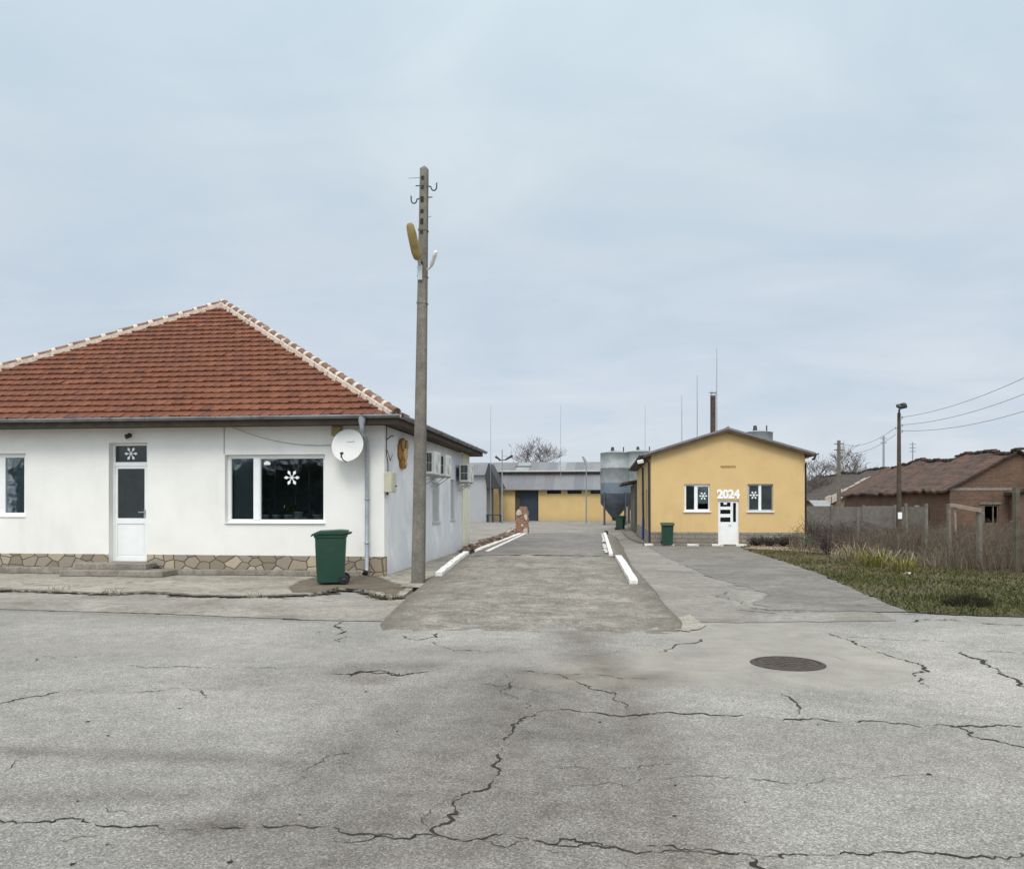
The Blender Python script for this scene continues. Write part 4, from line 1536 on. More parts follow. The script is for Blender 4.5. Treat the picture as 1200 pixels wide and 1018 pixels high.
oval(w, q.y, q.z + .04, .40, .27, XW + .002, XW + .06, 30, 0, .05)
oval(w, q.y, q.z - .24, .24, .12, XW + .003, XW + .085, 20, 0, .04)
oval(w, q.y - .18, q.z + .2, .13, .13, XW + .004, XW + .10)
oval(w, q.y + .18, q.z + .2, .13, .13, XW + .004, XW + .10)
oval(w, q.y, q.z + .30, .12, .06, XW + .004, XW + .08)
w.build('carving', M['gold'], orn, bevel=.02)
w = MB()
oval(w, q.y + .02, q.z - .02, .19, .15, XW + .05, XW + .105)
oval(w, q.y + .02, q.z - .23, .10, .06, XW + .05, XW + .11)
w.build('medallion', M['goldpale'], orn, bevel=.02)
q = PX(457.5, 565, XW + .1)
mbx = thing('meter_box', 'beige electric meter box on the side wall of the white house', 'meter box', (XW, q.y, q.z))
w = MB()
w.bx(XW + .002, XW + .17, q.y - .17, q.y + .2, q.z - .22, q.z + .22)
w.build('case', M['beigebox'], mbx, bevel=.012)
w = MB()
w.bx(XW + .171, XW + .184, q.y - .15, q.y + .18, q.z - .2, q.z + .2)
w.build('door', M['beigebox'], mbx, bevel=.004)
w = MB()
w.tube([(XW + .184, q.y + .12, q.z - .08), (XW + .215, q.y + .12, q.z - .08)], .016, 8)
w.build('lock', M['darkmetal'], mbx)
w = MB()
w.tube([(XW + .06, q.y - .1, q.z - .215), (XW + .06, q.y - .1, q.z - .28)], .025, 8)
w.build('cable_gland', M['darkmetal'], mbx)
w = MB()
w.tube([(XW + .03, q.y - .05, ZW - .01), (XW + .03, q.y - .05, q.z + .6), (XW + .04, q.y + .02, q.z + .42), (XW + .05, q.y - .02, q.z + .21)], .012, 6)
w.tube([(XW + .04, q.y - .04, ZW - .3), (XW + .05, q.y + .25, ZW - .2), (XW + .05, q.y + .5, ZW - .17)], .01, 6)
w.tube([(XW + .03, q.y - .0, q.z + .7), (XW + .06, q.y + .15, q.z + .48), (XW + .04, q.y + .4, q.z + .62)], .008, 6)
tag(w.build('wall_cable', M['cabledark'], None, origin=(XW, q.y, q.z + .3)), 'dark loose cables dropping from the eaves to the beige meter box', 'cable')


def aircon(py_, z0, label, dep=.34, wid=.82, hgt=.58):
    x0 = XW + .12
    t = thing('air_conditioner', label, 'air conditioner', (x0, py_, z0), 'outdoor air conditioner units under the eaves')
    w = MB()
    wall_panel(w, 'Y', py_, x0 + .02, x0 + dep, z0, z0 + hgt, [(x0 + .05, x0 + .27, z0 + .06, z0 + hgt - .05)], .02)
    w.bx(x0 + .0, x0 + dep, py_ + .021, py_ + wid, z0, z0 + hgt)
    w.build('case', M['acwhite'], t)
    w = MB()
    w.bx(x0 + .05, x0 + .27, py_ + .016, py_ + .0195, z0 + .06, z0 + hgt - .05)
    w.bx(x0 - .012, x0 - .001, py_ + .04, py_ + wid - .04, z0 + .04, z0 + hgt - .04)
    w.build('coil', M['rubber'], t)
    w = MB()
    for k in range(4):
        a = x0 + .09 + .044 * k
        w.bx(a, a + .006, py_ + .002, py_ + .012, z0 + .06, z0 + hgt - .05)
    w.bx(x0 + .05, x0 + .27, py_ + .004, py_ + .010, z0 + .28, z0 + .29)
    w.build('grille', M['acwhite'], t)
    w = MB()
    for r_ in (.06, .12, .18, .23):
        w.tube([(x0 + dep + .012, py_ + wid * .5 + r_ * math.cos(6.2832 * k / 24), z0 + hgt / 2 + r_ * math.sin(6.2832 * k / 24)) for k in range(25)], .007, 5, False)
    w.build('fan_guard', M['acwhite'], t)
    for yy in (py_ + .1, py_ + wid - .14):
        b = MB()
        b.bx(XW + .003, x0 + dep, yy, yy + .04, z0 - .04, z0 - .003)
        b.tube([(XW + .02, yy + .02, z0 - .3), (x0 + dep - .05, yy + .02, z0 - .035)], .012, 6)
        b.build('bracket', M['pvcgrey'], t)
    return t


yA = PX(508, 545, XW + .12).y
aircon(yA - 1.5, 2.36, 'old white air conditioner mostly hidden behind the concrete pole')
aircon(yA, 2.36, 'old white air conditioner in full view just past the concrete pole')
yB = PX(538, 545, XW + .12).y
aircon(yB, 2.30, 'old air conditioner near the rear end of the side wall')
# round white flood lamp on the side wall
q = PX(543, 570, XW + .1)
w = MB()
w.tube([(XW + .002, q.y, q.z), (XW + .16, q.y - .02, q.z + .02)], .014, 8)
w.box((XW + .24, q.y - .05, q.z + .01), (.2, .2, .11), (0, R(18), R(20)))
tag(w.build('flood_lamp', M['lampwhite'], None, origin=(XW, q.y, q.z)), 'small white flood lamp on an arm low under the rearmost air conditioner', 'lamp')

# ------------------------------------------------------------------ wheelie bin (front faces -y when unrotated)
def make_bin(label, loc, rz):
    t = thing('wheelie_bin', label, 'wheelie bin', (0, 0, 0), 'green wheelie bins')
    w = MB()
    w.box((0, 0, .50), (.47, .50, .92), (0, 0, 0), 0, 1.17)
    w.box((0, -.277, .5), (.2, .02, .6), (R(2.6), 0, 0))
    w.box((0, 0.0, .94), (.58, .62, .06))
    w.build('body', M['bin'], t, bevel=.022)
    w = MB()
    pts = [(-.345, .985), (-.375, .94), (-.355, .93), (-.33, .972), (.27, .972), (.345, 1.0), (.33, 1.05), (.18, 1.06), (-.22, 1.04)]
    w.prism(pts, 'X', -.315, .315)
    w.build('lid', M['bin'], t, bevel=.014)
    w = MB()
    w.tube([(-.26, .28, .97), (-.26, .385, 1.0), (.26, .385, 1.0), (.26, .28, .97)], .017, 8)
    w.build('handle', M['bin'], t)
    w = MB()
    w.tube([(-.29, .26, .10), (.29, .26, .10)], .014, 8)
    w.build('axle', M['darkmetal'], t)
    for sx in (-1, 1):
        w = MB()
        w.lathe([(0.0, -.028), (.07, -.03), (.095, -.026), (.10, 0), (.095, .026), (.07, .03), (0, .028)], (sx * .255, .26, .10), 20, 0, True, 'X')
        wo = w.build('wheel', M['rubber'], t)
        w = MB()
        w.lathe([(0.0, -.034), (.035, -.034), (.035, .034), (0, .034)], (sx * .255, .26, .10), 12, 0, True, 'X')
        w.build('hub', M['darkmetal'], wo)
    t.location = loc
    t.rotation_euler = (0, 0, rz)
    return t


p = G(388, 684, PT)
bin0 = make_bin('large green wheelie bin in front of the white house between window and downpipe', (p.x, p.y, PT + .004), R(-74))
p = PY(782, 638, 39.0)
dup(bin0, (p.x, 39.0, gz(39.0) + .05), R(0), 'green wheelie bin against the front wall of the yellow house')
p = PF(727, 617, 60)
dup(bin0, (p.x, p.y, gz(p.y) + .02), R(70), 'distant green wheelie bin by the lean-to and the hopper silo')

# ------------------------------------------------------------------ concrete utility pole
b = G(490, 687, .03)
top = PF(498, 195, 15.4)
pole = thing('utility_pole', 'tall tapered concrete utility pole with two lamp heads beside the white house', 'utility pole', (b.x, b.y, .0))
B0, T0 = Vector((b.x, b.y, -.1)), Vector((b.x + .12, b.y, top.z))
H = T0.z - B0.z


def pc(z):
    return B0.lerp(T0, (z - B0.z) / H)


def pw(z):
    return .118 - .046 * (z - B0.z) / H      # half width


w = MB()
zs = [B0.z, 2, 4, 6, T0.z - .07]
ring = []
for z in zs:
    c, h = pc(z), pw(z)
    k = h * .25
    ring.append([(c.x - h + k, c.y - h, z), (c.x + h - k, c.y - h, z), (c.x + h, c.y - h + k, z), (c.x + h, c.y + h - k, z), (c.x + h - k, c.y + h, z), (c.x - h + k, c.y + h, z), (c.x - h, c.y + h - k, z), (c.x - h, c.y - h + k, z)])
vs = [q for r_ in ring for q in r_]
fs = [(i * 8 + k, i * 8 + (k + 1) % 8, (i + 1) * 8 + (k + 1) % 8, (i + 1) * 8 + k) for i in range(len(zs) - 1) for k in range(8)]
vs.append((pc(T0.z).x, pc(T0.z).y, T0.z))
m8 = (len(zs) - 1) * 8
fs += [(m8 + k, m8 + (k + 1) % 8, len(vs) - 1) for k in range(8)]
w.add(vs, fs)
w.build('shaft', M['pole'], pole)
for py_ in (211, 222, 236, 250, 262, 274, 312):   # step holes and dark bands
    z = PF(497, py_, 15.4).z
    c, h = pc(z), pw(z)
    hh = .055 if py_ in (236, 262, 312) else .035
    w = MB()
    w.box((c.x - h * .2, c.y - h - .001, z), (h * .75, .012, hh * 2), (0, 0, 0))
    w.build('step_hole', M['poledark'], pole)
for py_ in (271, 325, 356):
    z = PF(497, py_, 15.4).z
    c, h = pc(z), pw(z)
    w = MB()
    w.box((c.x, c.y, z), (h * 2 + .014, h * 2 + .014, .03))
    w.build('band', M['pole'], pole)
for sx, py_, up_ in ((1, 219, 1), (-1, 233, 1)):
    z = PF(497, py_, 15.4).z
    c, h = pc(z), pw(z)
    w = MB()
    pts = [(c.x + sx * h * .8, c.y, z)]
    for k in range(9):
        a = math.pi + math.pi * k / 8
        pts.append((c.x + sx * (h + .06 + .055 * (1 + math.cos(a))), c.y, z - .02 + .075 * math.sin(a)))
    pts.append((pts[-1][0], c.y, z + .05))
    w.tube(pts, .013, 7)
    w.build('insulator_hook', M['darkmetal'], pole)
    w = MB()
    w.tube([(c.x - sx * h * .7, c.y, z + .01), (c.x - sx * (h + .09), c.y, z + .01)], .010, 6)
    w.build('hook_pin', M['darkmetal'], pole)
w = MB()
z = PF(497, 209, 15.4).z
c = pc(z)
w.tube([(c.x, c.y, z), (c.x - .30, c.y, z)], .006, 5)
w.build('wire_stub', M['cable'], pole)
w = MB()
z = PF(497, 255, 15.4).z
w.tube([(c.x, c.y, z), (c.x + .14, c.y, z)], .006, 5)
w.build('wire_stub', M['cable'], pole)


def lamp_head(pxa, pya, pxb, pyb, r0, r1, m, dy):
    a, e = PF(pxa, pya, 15.25), PF(pxb, pyb, 15.25)
    a.y -= dy * .3
    e.y -= dy
    w = MB()
    d = (e - a)
    L = d.length
    prof = [(0, .4), (.04, .75), (.2, 1.0), (.7, 1.0), (.93, .85), (1.0, .45)]
    w.tube([a + d * t for t, _ in prof], [(r0 + (r1 - r0) * t) * k for t, k in prof], 14)
    o = w.build('lamp_head', m, pole)
    return a, o


a, o = lamp_head(491.5, 307, 486.5, 271, .09, .085, M['lampyellow'], .45)
o['label'] = 'yellowed long lamp head'
w = MB()
z = a.z - .12
c = pc(z)
w.box((c.x - .03, c.y - pw(z) - .03, z - .08), (.09, .05, .28))
w.tube([(c.x - .03, c.y - pw(z) - .03, z + .06), a + Vector((0, 0, .05))], .03, 8)
w.build('lamp_bracket', M['pvcgrey'], pole, bevel=.006)
a, o = lamp_head(506.5, 314.5, 515.5, 301, .035, .045, M['lampwhite'], .35)
o['label'] = 'small white lamp head'
w = MB()
c = pc(a.z)
w.tube([(c.x + .05, c.y, a.z - .02), a], .018, 8)
w.build('lamp_arm', M['acwhite'], pole)
w = MB()   # spill of mortar round the foot of the pole
w.lathe([(.16, .06), (.22, .035), (.30, .0)], (b.x, b.y, .045), 14)
w.build('footing', M['ledge'], pole)

# ------------------------------------------------------------------ limewashed kerbs along the driveway


def kerb(name, pts, wd, ht, label, group, m=None, y_extra=0.0, bev=.015, cat='kerb', grey=False):
    """a kerb stone following (x,y,z_top) points"""
    w = MB()
    vs = []
    rr = random.Random(len(label))
    for (x, y, z) in pts:
        j = rr.uniform(-.014, .010)
        vs += [(x - wd / 2, y, z - ht), (x + wd / 2, y, z - ht), (x + wd / 2, y, z + j), (x - wd / 2, y, z + j)]
    n = len(pts)
    fs = [(4 * i + k, 4 * i + (k + 1) % 4, 4 * i + 4 + (k + 1) % 4, 4 * i + 4 + k) for i in range(n - 1) for k in range(4)]
    fs += [(0, 3, 2, 1), (4 * n - 4, 4 * n - 3, 4 * n - 2, 4 * n - 1)]
    w.add(vs, fs)
    o = w.build(name, m or M['kerbwhite'], None, origin=(pts[0][0], pts[0][1], pts[0][2] - ht), bevel=bev)
    return tag(o, label, cat, group)


def along(x0, y0, x1, y1, h, n=22):
    return [(x0 + (x1 - x0) * k / n, y0 + (y1 - y0) * k / n, rz(y0 + (y1 - y0) * k / n) + h) for k in range(n + 1)]


gk = 'limewashed kerbs along the driveway'
kerb('kerb_block', along(.52, 14.5, .33, 19.2, .08), .15, .42, 'white kerb block sloping up the ramp on the side of the yellow house', gk)
kerb('kerb_block', along(-3.16, 15.3, -3.42, 20.0, .08), .14, .32, 'white kerb block on the ramp next to the concrete pole', gk)
kb = kerb('kerb_rail', along(.16, 19.6, .02, 33.4, .10), .10, .30, 'long thin white kerb rail with a dark end on the side of the yellow house', gk)
w = MB()
w.bx(.005, .16, 33.42, 33.62, rz(33.5) - .1, rz(33.5) + .16)
w.build('end_cap', M['rubber'], kb, bevel=.01)
kl = kerb('kerb_strip', along(-3.36, 21.4, -3.46, 34.5, .05), .16, .25, 'long white kerb strip with a grey middle line below the rubble bank', gk)
for dx, dx2, nm in ((.17, .10, M['kerbgrey']), (.34, .20, M['kerbwhite'])):
    w = MB()
    P_ = along(-3.36 + dx, 20.9, -3.46 + dx2, 34.2, .035 if dx < .2 else .045)
    vs = []
    for (x, y, z) in P_:
        hw_ = .078 if dx < .2 else .05
        vs += [(x - hw_, y, z - .2), (x + hw_, y, z - .2), (x + hw_, y, z), (x - hw_, y, z)]
    n = len(P_)
    w.add(vs, [(4 * i + k, 4 * i + (k + 1) % 4, 4 * i + 4 + (k + 1) % 4, 4 * i + 4 + k) for i in range(n - 1) for k in range(4)] + [(0, 3, 2, 1), (4 * n - 4, 4 * n - 3, 4 * n - 2, 4 * n - 1)])
    w.build('kerb_course', nm, kl, bevel=.012)
# thin spilled limewash on the causeway edge
rl = random.Random(4)
mk = MB()
for (y0, y1, xo, wd) in ((20.2, 25, .24, .12), (26, 33.0, .22, .12), (20.2, 20.5, .55, .3)):
    y = y0
    L_, R_ = [], []
    while y < y1:
        x = rx(y) - .06 - xo
        L_.append((x - wd * rl.uniform(.2, .7), y))
        R_.append((x + wd * rl.uniform(.2, .6), y))
        y += .3
    for i in range(len(L_) - 1):
        mk.add([(*L_[i], rz(L_[i][1]) + .048), (*R_[i], rz(L_[i][1]) + .048), (*R_[i + 1], rz(L_[i + 1][1]) + .048), (*L_[i + 1], rz(L_[i + 1][1]) + .048)], [(0, 1, 2, 3)])
struct(mk.build('limewash_marking', M['limewash'], fix=False))

# ------------------------------------------------------------------ rubble bank and brick pillar
rr = random.Random(31)
rb = MB()
for k in range(420):
    y = rr.uniform(25.5, 37.0)
    t = (y - 25.5) / 11.5
    hh = .12 + .40 * t
    x = -4.05 + rr.gauss(0, .22) - .1
    if x > -3.66:
        x = -3.66 - rr.random() * .3
    z0 = np.interp(y, [30, 42], [.05, -.18])
    z = z0 + rr.random() * hh * max(.2, 1 - abs(x + 4.0) * 1.2)
    s = rr.uniform(.06, .22)
    rb.box((x, y, z), (s * rr.uniform(.7, 1.6), s * rr.uniform(.7, 1.4), s * rr.uniform(.5, .9)), (rr.uniform(-.6, .6), rr.uniform(-.6, .6), rr.uniform(0, 3)), 0 if rr.random() > .22 else (1 if rr.random() > .4 else 2))
w_ = []
for k in range(24):
    y = 25 + k * .52
    t = k / 23
    w_.append((y, .10 + .38 * t))
for k in range(23):
    (y0, h0), (y1, h1) = w_[k], w_[k + 1]
    a0_, a1_ = rr.uniform(-.06, .06), rr.uniform(-.06, .06)
    rb.add([(-3.66, y0, -.2), (-3.66, y1, -.2), (-4.0 + a0_, y1, h1 + .02), (-4.0 + a0_, y0, h0 + .02), (-4.8, y0, -.2), (-4.8, y1, -.2)], [(0, 1, 2, 3), (3, 2, 5, 4)], 0)
o = rb.build('rubble_bank', [M['rubble'], M['brickbright'], M['plaster']], None, origin=(-4.1, 31, 0), fix=True)
tag(o, 'low bank of broken brick rubble between the white house and the brick pillar', 'rubble', kind='stuff')
p = PF(612, 620, 37.0)
pil = thing('brick_pillar', 'broken brick gate pillar with flaking plaster at the end of the rubble bank', 'pillar', (p.x, p.y, -.1))
w = MB()
for k in range(15):
    z = -.1 + k * .105
    er = rr.uniform(-.03, .03)
    sx = .56 - (.16 if k < 3 else 0) * rr.random() + er
    if k in (13, 14):
        sx -= .22
    w.box((p.x + rr.uniform(-.015, .015) + (.05 if k > 12 else 0), p.y + rr.uniform(-.015, .015), z + .05), (sx, .52 + er, .098), (0, 0, rr.uniform(-.03, .03)))
w.bx(p.x - .2, p.x + .2, p.y - .2, p.y + .2, -.1, 1.3)
w.build('brickwork', M['brickbright'], pil)
w = MB()
for (dx, z, sx, sz) in ((-.12, 1.18, .24, .30), (.16, .34, .2, .36), (.2, 1.0, .16, .3), (.02, .62, .12, .16)):
    c = (p.x + dx, p.y - .295, z)
    n9 = 9
    poly = [(c[0] + sx / 2 * rr.uniform(.7, 1.2) * math.cos(6.283 * i / n9), c[2] + sz / 2 * rr.uniform(.7, 1.2) * math.sin(6.283 * i / n9)) for i in range(n9)]
    w.prism(poly, 'Y', c[1] - .02, c[1] + .05)
w.build('plaster', M['plaster'], pil)

# ------------------------------------------------------------------ manhole cover
c = G(923, 777.5)
mh = thing('manhole_cover', 'rusty round manhole cover in the pale concrete patch of the road', 'manhole cover', (c.x, c.y, gz(c.y)))
w = MB()
w.lathe([(0.0, .012), (.28, .012), (.302, .010), (.305, .0)], c + Vector((0, 0, .001)), 40)
rr = random.Random(8)
for i in range(-5, 6):
    for j in range(-5, 6):
        if (i * i + j * j) < 23 and (i + j) % 2 == 0:
            w.box((c.x + i * .052, c.y + j * .052, .0145), (.05, .018, .006), (0, 0, (i % 2) * 1.57))
w.build('cover', M['manhole'], mh)
w = MB()
w.lathe([(.31, .004), (.31, .013), (.345, .012), (.365, .002)], c + Vector((0, 0, .001)), 40)
w.build('frame', M['manhole'], mh)

# ------------------------------------------------------------------ yellow house
YH = 39.9
GH = -0.46
fa, fb_ = PY(763, 640, YH), PY(943, 640, YH)
X0, X1 = fa.x, fb_.x
eaveL, eaveR, peak = PY(757, 530, YH - .35), PY(951, 528, YH - .35), PY(854, 500.5, YH - .35)
ZEY = eaveL.z - .06
XPK = (X0 + X1) / 2
ZPK = peak.z
LEN = 17.0
YHB = YH + LEN
yh = thing('yellow_house', 'yellow stuccoed house with low gable roof and a white front door', 'house', (XPK, YH, GH))
OV = .42
slope = (ZPK - .10 - ZEY) / (XPK - (X0 - OV))
zwall = ZEY + slope * OV - .06
w1 = rect(802, 567, 832, 599, YH)
w2 = rect(876, 567, 906, 599, YH)
dro = rect(841.5, 586, 866, 638.5, YH)
dro = (dro[0], dro[1], GH + .08, dro[3])
pzy = PY(850, 623.5, YH).z
w = MB()
wall_panel(w, 'Y', YH, X0, X1, GH, zwall, [w1, w2, dro], .30)
zg = zwall + slope * (XPK - X0) - .012
w.add([(X0, YH, zwall), (X1, YH, zwall), (XPK, YH, zg), (X0, YH + .3, zwall), (X1, YH + .3, zwall), (XPK, YH + .3, zg)], [(0, 1, 2), (3, 5, 4), (0, 2, 5, 3), (1, 4, 5, 2)])
w.build('wall', M['yellow'], yh)
w = MB()
sd1 = (YH + 2.0, YH + 3.2, GH + .1, 2.35)
sd2 = (YH + 4.0, YH + 5.2, GH + .1, 2.35)
sw3 = (YH + 8.5, YH + 10.0, 1.2, 2.4)
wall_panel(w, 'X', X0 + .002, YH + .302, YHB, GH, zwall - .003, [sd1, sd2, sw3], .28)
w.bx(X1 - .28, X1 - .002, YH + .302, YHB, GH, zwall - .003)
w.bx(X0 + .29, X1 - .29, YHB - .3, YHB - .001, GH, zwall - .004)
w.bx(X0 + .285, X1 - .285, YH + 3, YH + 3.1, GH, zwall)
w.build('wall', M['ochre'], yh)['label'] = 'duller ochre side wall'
for s_ in (sd1, sd2):
    d = MB()
    d.bx(X0 + .08, X0 + .12, s_[0] - .02, s_[1] + .02, s_[2] - .02, s_[3] + .02)
    for q in (s_[0], (s_[0] + s_[1]) / 2 - .06, s_[1] - .12):
        d.bx(X0 + .05, X0 + .079, q, q + .12, s_[2], s_[3])
    d.build('side_door', M['brownpaint'], yh)
d = MB()
d.bx(X0 + .08, X0 + .12, sw3[0] - .02, sw3[1] + .02, sw3[2] - .02, sw3[3] + .02)
d.build('side_window', M['blackglass'], yh)
w = MB()
w.bx(X0 - .02, dro[0] - .003, YH - .035, YH - .002, GH, pzy)
w.bx(dro[1] + .003, X1 + .02, YH - .035, YH - .002, GH, pzy)
w.bx(X0 - .021, X0 - .0005, YH - .0345, YHB, GH, pzy - .002)
w.build('plinth', M['ashlar'], yh)
# roof: two sheet slabs with rim
w = MB()
th = .10
for sx in (-1, 1):
    xe = X0 - OV if sx < 0 else X1 + OV
    a = (xe, ZEY)
    bq = (XPK, ZPK - .0)
    nrm = Vector((-(bq[1] - a[1]), bq[0] - a[0])).normalized() * (1 if sx < 0 else -1)
    poly = [a, bq, (bq[0], bq[1] - th), (a[0], a[1] - th)]
    w.prism(poly, 'Y', YH - .38, YHB + .3)
roofy = w.build('roof', M['yellowroof'], yh)
w = MB()
for sx in (-1, 1):
    xe = X0 - OV if sx < 0 else X1 + OV
    poly = [(xe, ZEY - th - .002), (XPK, ZPK - th - .002), (XPK, ZPK - th - .10), (xe, ZEY - th - .10)]
    w.prism(poly, 'Y', YH - .36, YH - .30)
w.bx(X0 - OV, X0 - .003, YH - .295, YHB, ZEY - th - .06, ZEY - th - .004)
w.bx(X1 + .003, X1 + OV, YH - .295, YHB, ZEY - th - .06, ZEY - th - .004)
w.build('bargeboard', M['soffit'], yh)
w = MB()
w.tube([(XPK, YH - .385, ZPK - .01), (XPK, YHB + .3, ZPK - .01)], .06, 10)
w.build('ridge_cap', M['yellowroof'], roofy)
w = MB()
for xe in (X0 - OV - .06, X1 + OV + .06):
    gutter_run(w, (xe, YH - .4, ZEY - .03), (xe, YHB + .3, ZEY - .03), .08)
w.build('gutter', M['darkmetal'], yh, fix=False)
w = MB()
w.tube([(X0 - OV - .06, YH - .1, ZEY - .1), (X0 - .10, YH + .1, ZEY - .4), (X0 - .07, YH + .1, GH + .05)], .05, 10)
w.build('downpipe', M['darkmetal'], yh)
w = MB()
w.tube([(X0 - OV - .06, YH + 6.5, ZEY - .1), (X0 - .10, YH + 6.5, ZEY - .4), (X0 - .07, YH + 6.5, .75)], .055, 10)
pp = w.build('downpipe', M['darkmetal'], yh)
w = MB()
w.tube([(X0 - .07, YH + 6.5, .75), (X0 - .07, YH + 6.5, GH + .05)], .075, 10)
w.build('pipe_guard', M['bluepaint'], pp)
w = MB()
w.tube([(X1 + OV + .06, YH - .1, ZEY - .1), (X1 + OV - .0, YH - .1, ZEY - .28), (X1 + .12, YH - .05, ZEY - .38), (X1 + .06, YH + .1, ZEY - .5), (X1 + .06, YH + .1, GH + .05)], .05, 10)
w.build('downpipe', M['darkmetal'], yh)
# windows
fr = (w1[0] + .003, w1[1] - .003, w1[2] + .003, w1[3] - .003)
window(yh, YH + .10, fr, [rect(804, 569, 813.5, 597, YH + .1), rect(817.5, 570, 830, 596.5, YH + .1)], M['pvc'], M['glass'], .06, sill=(w1[0] - .05, w1[1] + .05, YH - .08, YH + .098, w1[2] - .05, w1[2] + .002), sm=M['pvc'])
s = MB()
c = rect(816, 567, 832, 596, YH + .3)
s.bx(c[0], c[1], YH + .21, YH + .22, c[2] + .25, c[3])
s.build('curtain', M['curtain'], yh)
s = MB()
s.bx(w1[0], c[0] - .01, YH + .21, YH + .22, w1[2], w1[3])
s.build('blind', M['blind'], yh)
fr = (w2[0] + .003, w2[1] - .003, w2[2] + .003, w2[3] - .003)
window(yh, YH + .10, fr, [rect(878, 569, 888.5, 597, YH + .1), rect(892, 569, 904.5, 597, YH + .1)], M['pvcgrey'], M['darkglass'], .06, sill=(w2[0] - .05, w2[1] + .05, YH - .08, YH + .098, w2[2] - .05, w2[2] + .002), sm=M['pvc'])
s = MB()
c = rect(889, 568, 892, 598, YH + .09)
s.bx(c[0], c[1], YH + .085, YH + .098, c[2], c[3])
s.build('mullion', M['pvc'], yh)
flake('snowflake_sticker', PY(824, 581, YH + .125), .20, 'white snowflake sticker on the pale curtained window of the yellow house', 'snowflake window stickers', nrm_y=0.0)
flake('snowflake_sticker', PY(883.5, 580, YH + .125), .20, 'white snowflake sticker on the dark window right of the yellow house door', 'snowflake window stickers', nrm_y=0.0)
# door
YDD = YH + .08
fr = (dro[0] + .003, dro[1] - .003, dro[2], dro[3] - .003)
pan = [rect(844, 588.5, 856, 593.5, YDD), rect(844, 597, 856, 602, YDD), rect(844, 606, 856, 611.5, YDD), rect(859, 589, 862.5, 611.5, YDD)]
d = MB()
wall_panel(d, 'Y', YDD, *fr, pan, .06)
b1 = rect(856.8, 587, 858.4, 636, YDD)
d.bx(b1[0], b1[1], YDD - .012, YDD - .002, b1[2], b1[3])
dd = d.build('door', M['pvc'], yh)
for q in pan:
    g = MB()
    g.bx(q[0] - .004, q[1] + .004, YDD + .03, YDD + .04, q[2] - .004, q[3] + .004)
    g.build('pane', M['blackglass'], dd)
g = MB()
q = rect(844, 615, 862.5, 634, YDD)
g.bx(q[0], q[1], YDD - .006, YDD - .001, q[2], q[3])
g.build('panel', M['pvc'], dd, bevel=.003)
g = MB()
q = PY(856.5, 615, YDD)
g.tube([(q.x, YDD - .003, q.z), (q.x, YDD - .05, q.z), (q.x - .12, YDD - .05, q.z)], .012, 6)
g.build('handle', M['zinc'], dd)
g = MB()
q = rect(848, 588.5, 852, 591, YDD)
g.bx(q[0], q[1], YDD + .02, YDD + .028, q[2], q[3])
g.build('notice', M['decal'], dd)
w = MB()
q = rect(838, 637, 869, 640, YH - .4)
w.bx(dro[0] - .1, dro[1] + .1, YH - .5, YH - .037, GH - .02, GH + .09)
w.bx(dro[0] + .005, dro[1] - .005, YH - .036, YH + .2, GH, GH + .078)
w.build('door_step', M['ledge'], yh, bevel=.01)
# the year in white numerals over the door
q0 = PY(853.5, 583.5, YH)
num = thing('year_numerals', 'white figures 2024 over the yellow house door', 'numerals', (q0.x, YH, q0.z), None)
wid = PY(866.5, 580, YH).x - PY(840.5, 580, YH).x
for k, chs in enumerate('2024'):
    cu = bpy.data.curves.new('numeral', 'FONT')
    cu.body = chs
    cu.size = .56
    cu.extrude = .012
    cu.offset = .026
    cu.align_x = 'CENTER'
    tmp = bpy.data.objects.new('numeral_tmp', cu)
    COL.objects.link(tmp)
    bpy.context.view_layer.update()
    me = bpy.data.meshes.new_from_object(tmp.evaluated_get(bpy.context.evaluated_depsgraph_get()))
    bpy.data.objects.remove(tmp)
    me.name = 'numeral'
    mat4 = Matrix.Translation(((k - 1.5) * wid / 4.0, -.016, 0)) @ Matrix.Rotation(R(90), 4, 'X')
    me.transform(mat4)
    me.materials.clear()
    me.materials.append(M['decal'])
    o = bpy.data.objects.new('numeral', me)
    COL.objects.link(o)
    o.parent = num
# name plate with tiny illegible lettering
q = rect(844.5, 544.5, 862, 548, YH)
w = MB()
rr = random.Random(6)
x = q[0]
while x < q[1] - .03:
    L = rr.uniform(.035, .06)
    w.bx(x, x + L, YH - .022, YH - .003, q[2] + rr.uniform(0, .03), q[3] - rr.uniform(.02, .05))
    x += L + .016
tag(w.build('wall_lettering', M['brownpaint'], None, origin=((q[0] + q[1]) / 2, YH, q[2])), 'short line of small brown lettering high on the yellow gable', 'lettering')
# white lamps at both eaves
for xx, lb in ((PY(750.5, 533, YH - .3).x, 'white flood lamp under the eave corner on the driveway side of the yellow house'), (PY(947.5, 533, YH - .3).x, 'white flood lamp under the eave corner on the fence side of the yellow house')):
    t = thing('flood_lamp', lb, 'lamp', (xx, YH - .28, ZEY - .34), 'eave lamps of the yellow house')
    w = MB()
    w.box((xx, YH - .30, ZEY - .38), (.30, .14, .16), (R(15), R(-12), 0))
    w.build('housing', M['lampwhite'], t, bevel=.02)
    w = MB()
    w.tube([(xx, YH - .25, ZEY - .32), (xx, YH - .22, ZEY - th - .062)], .02, 6)
    w.build('bracket', M['darkmetal'], t)
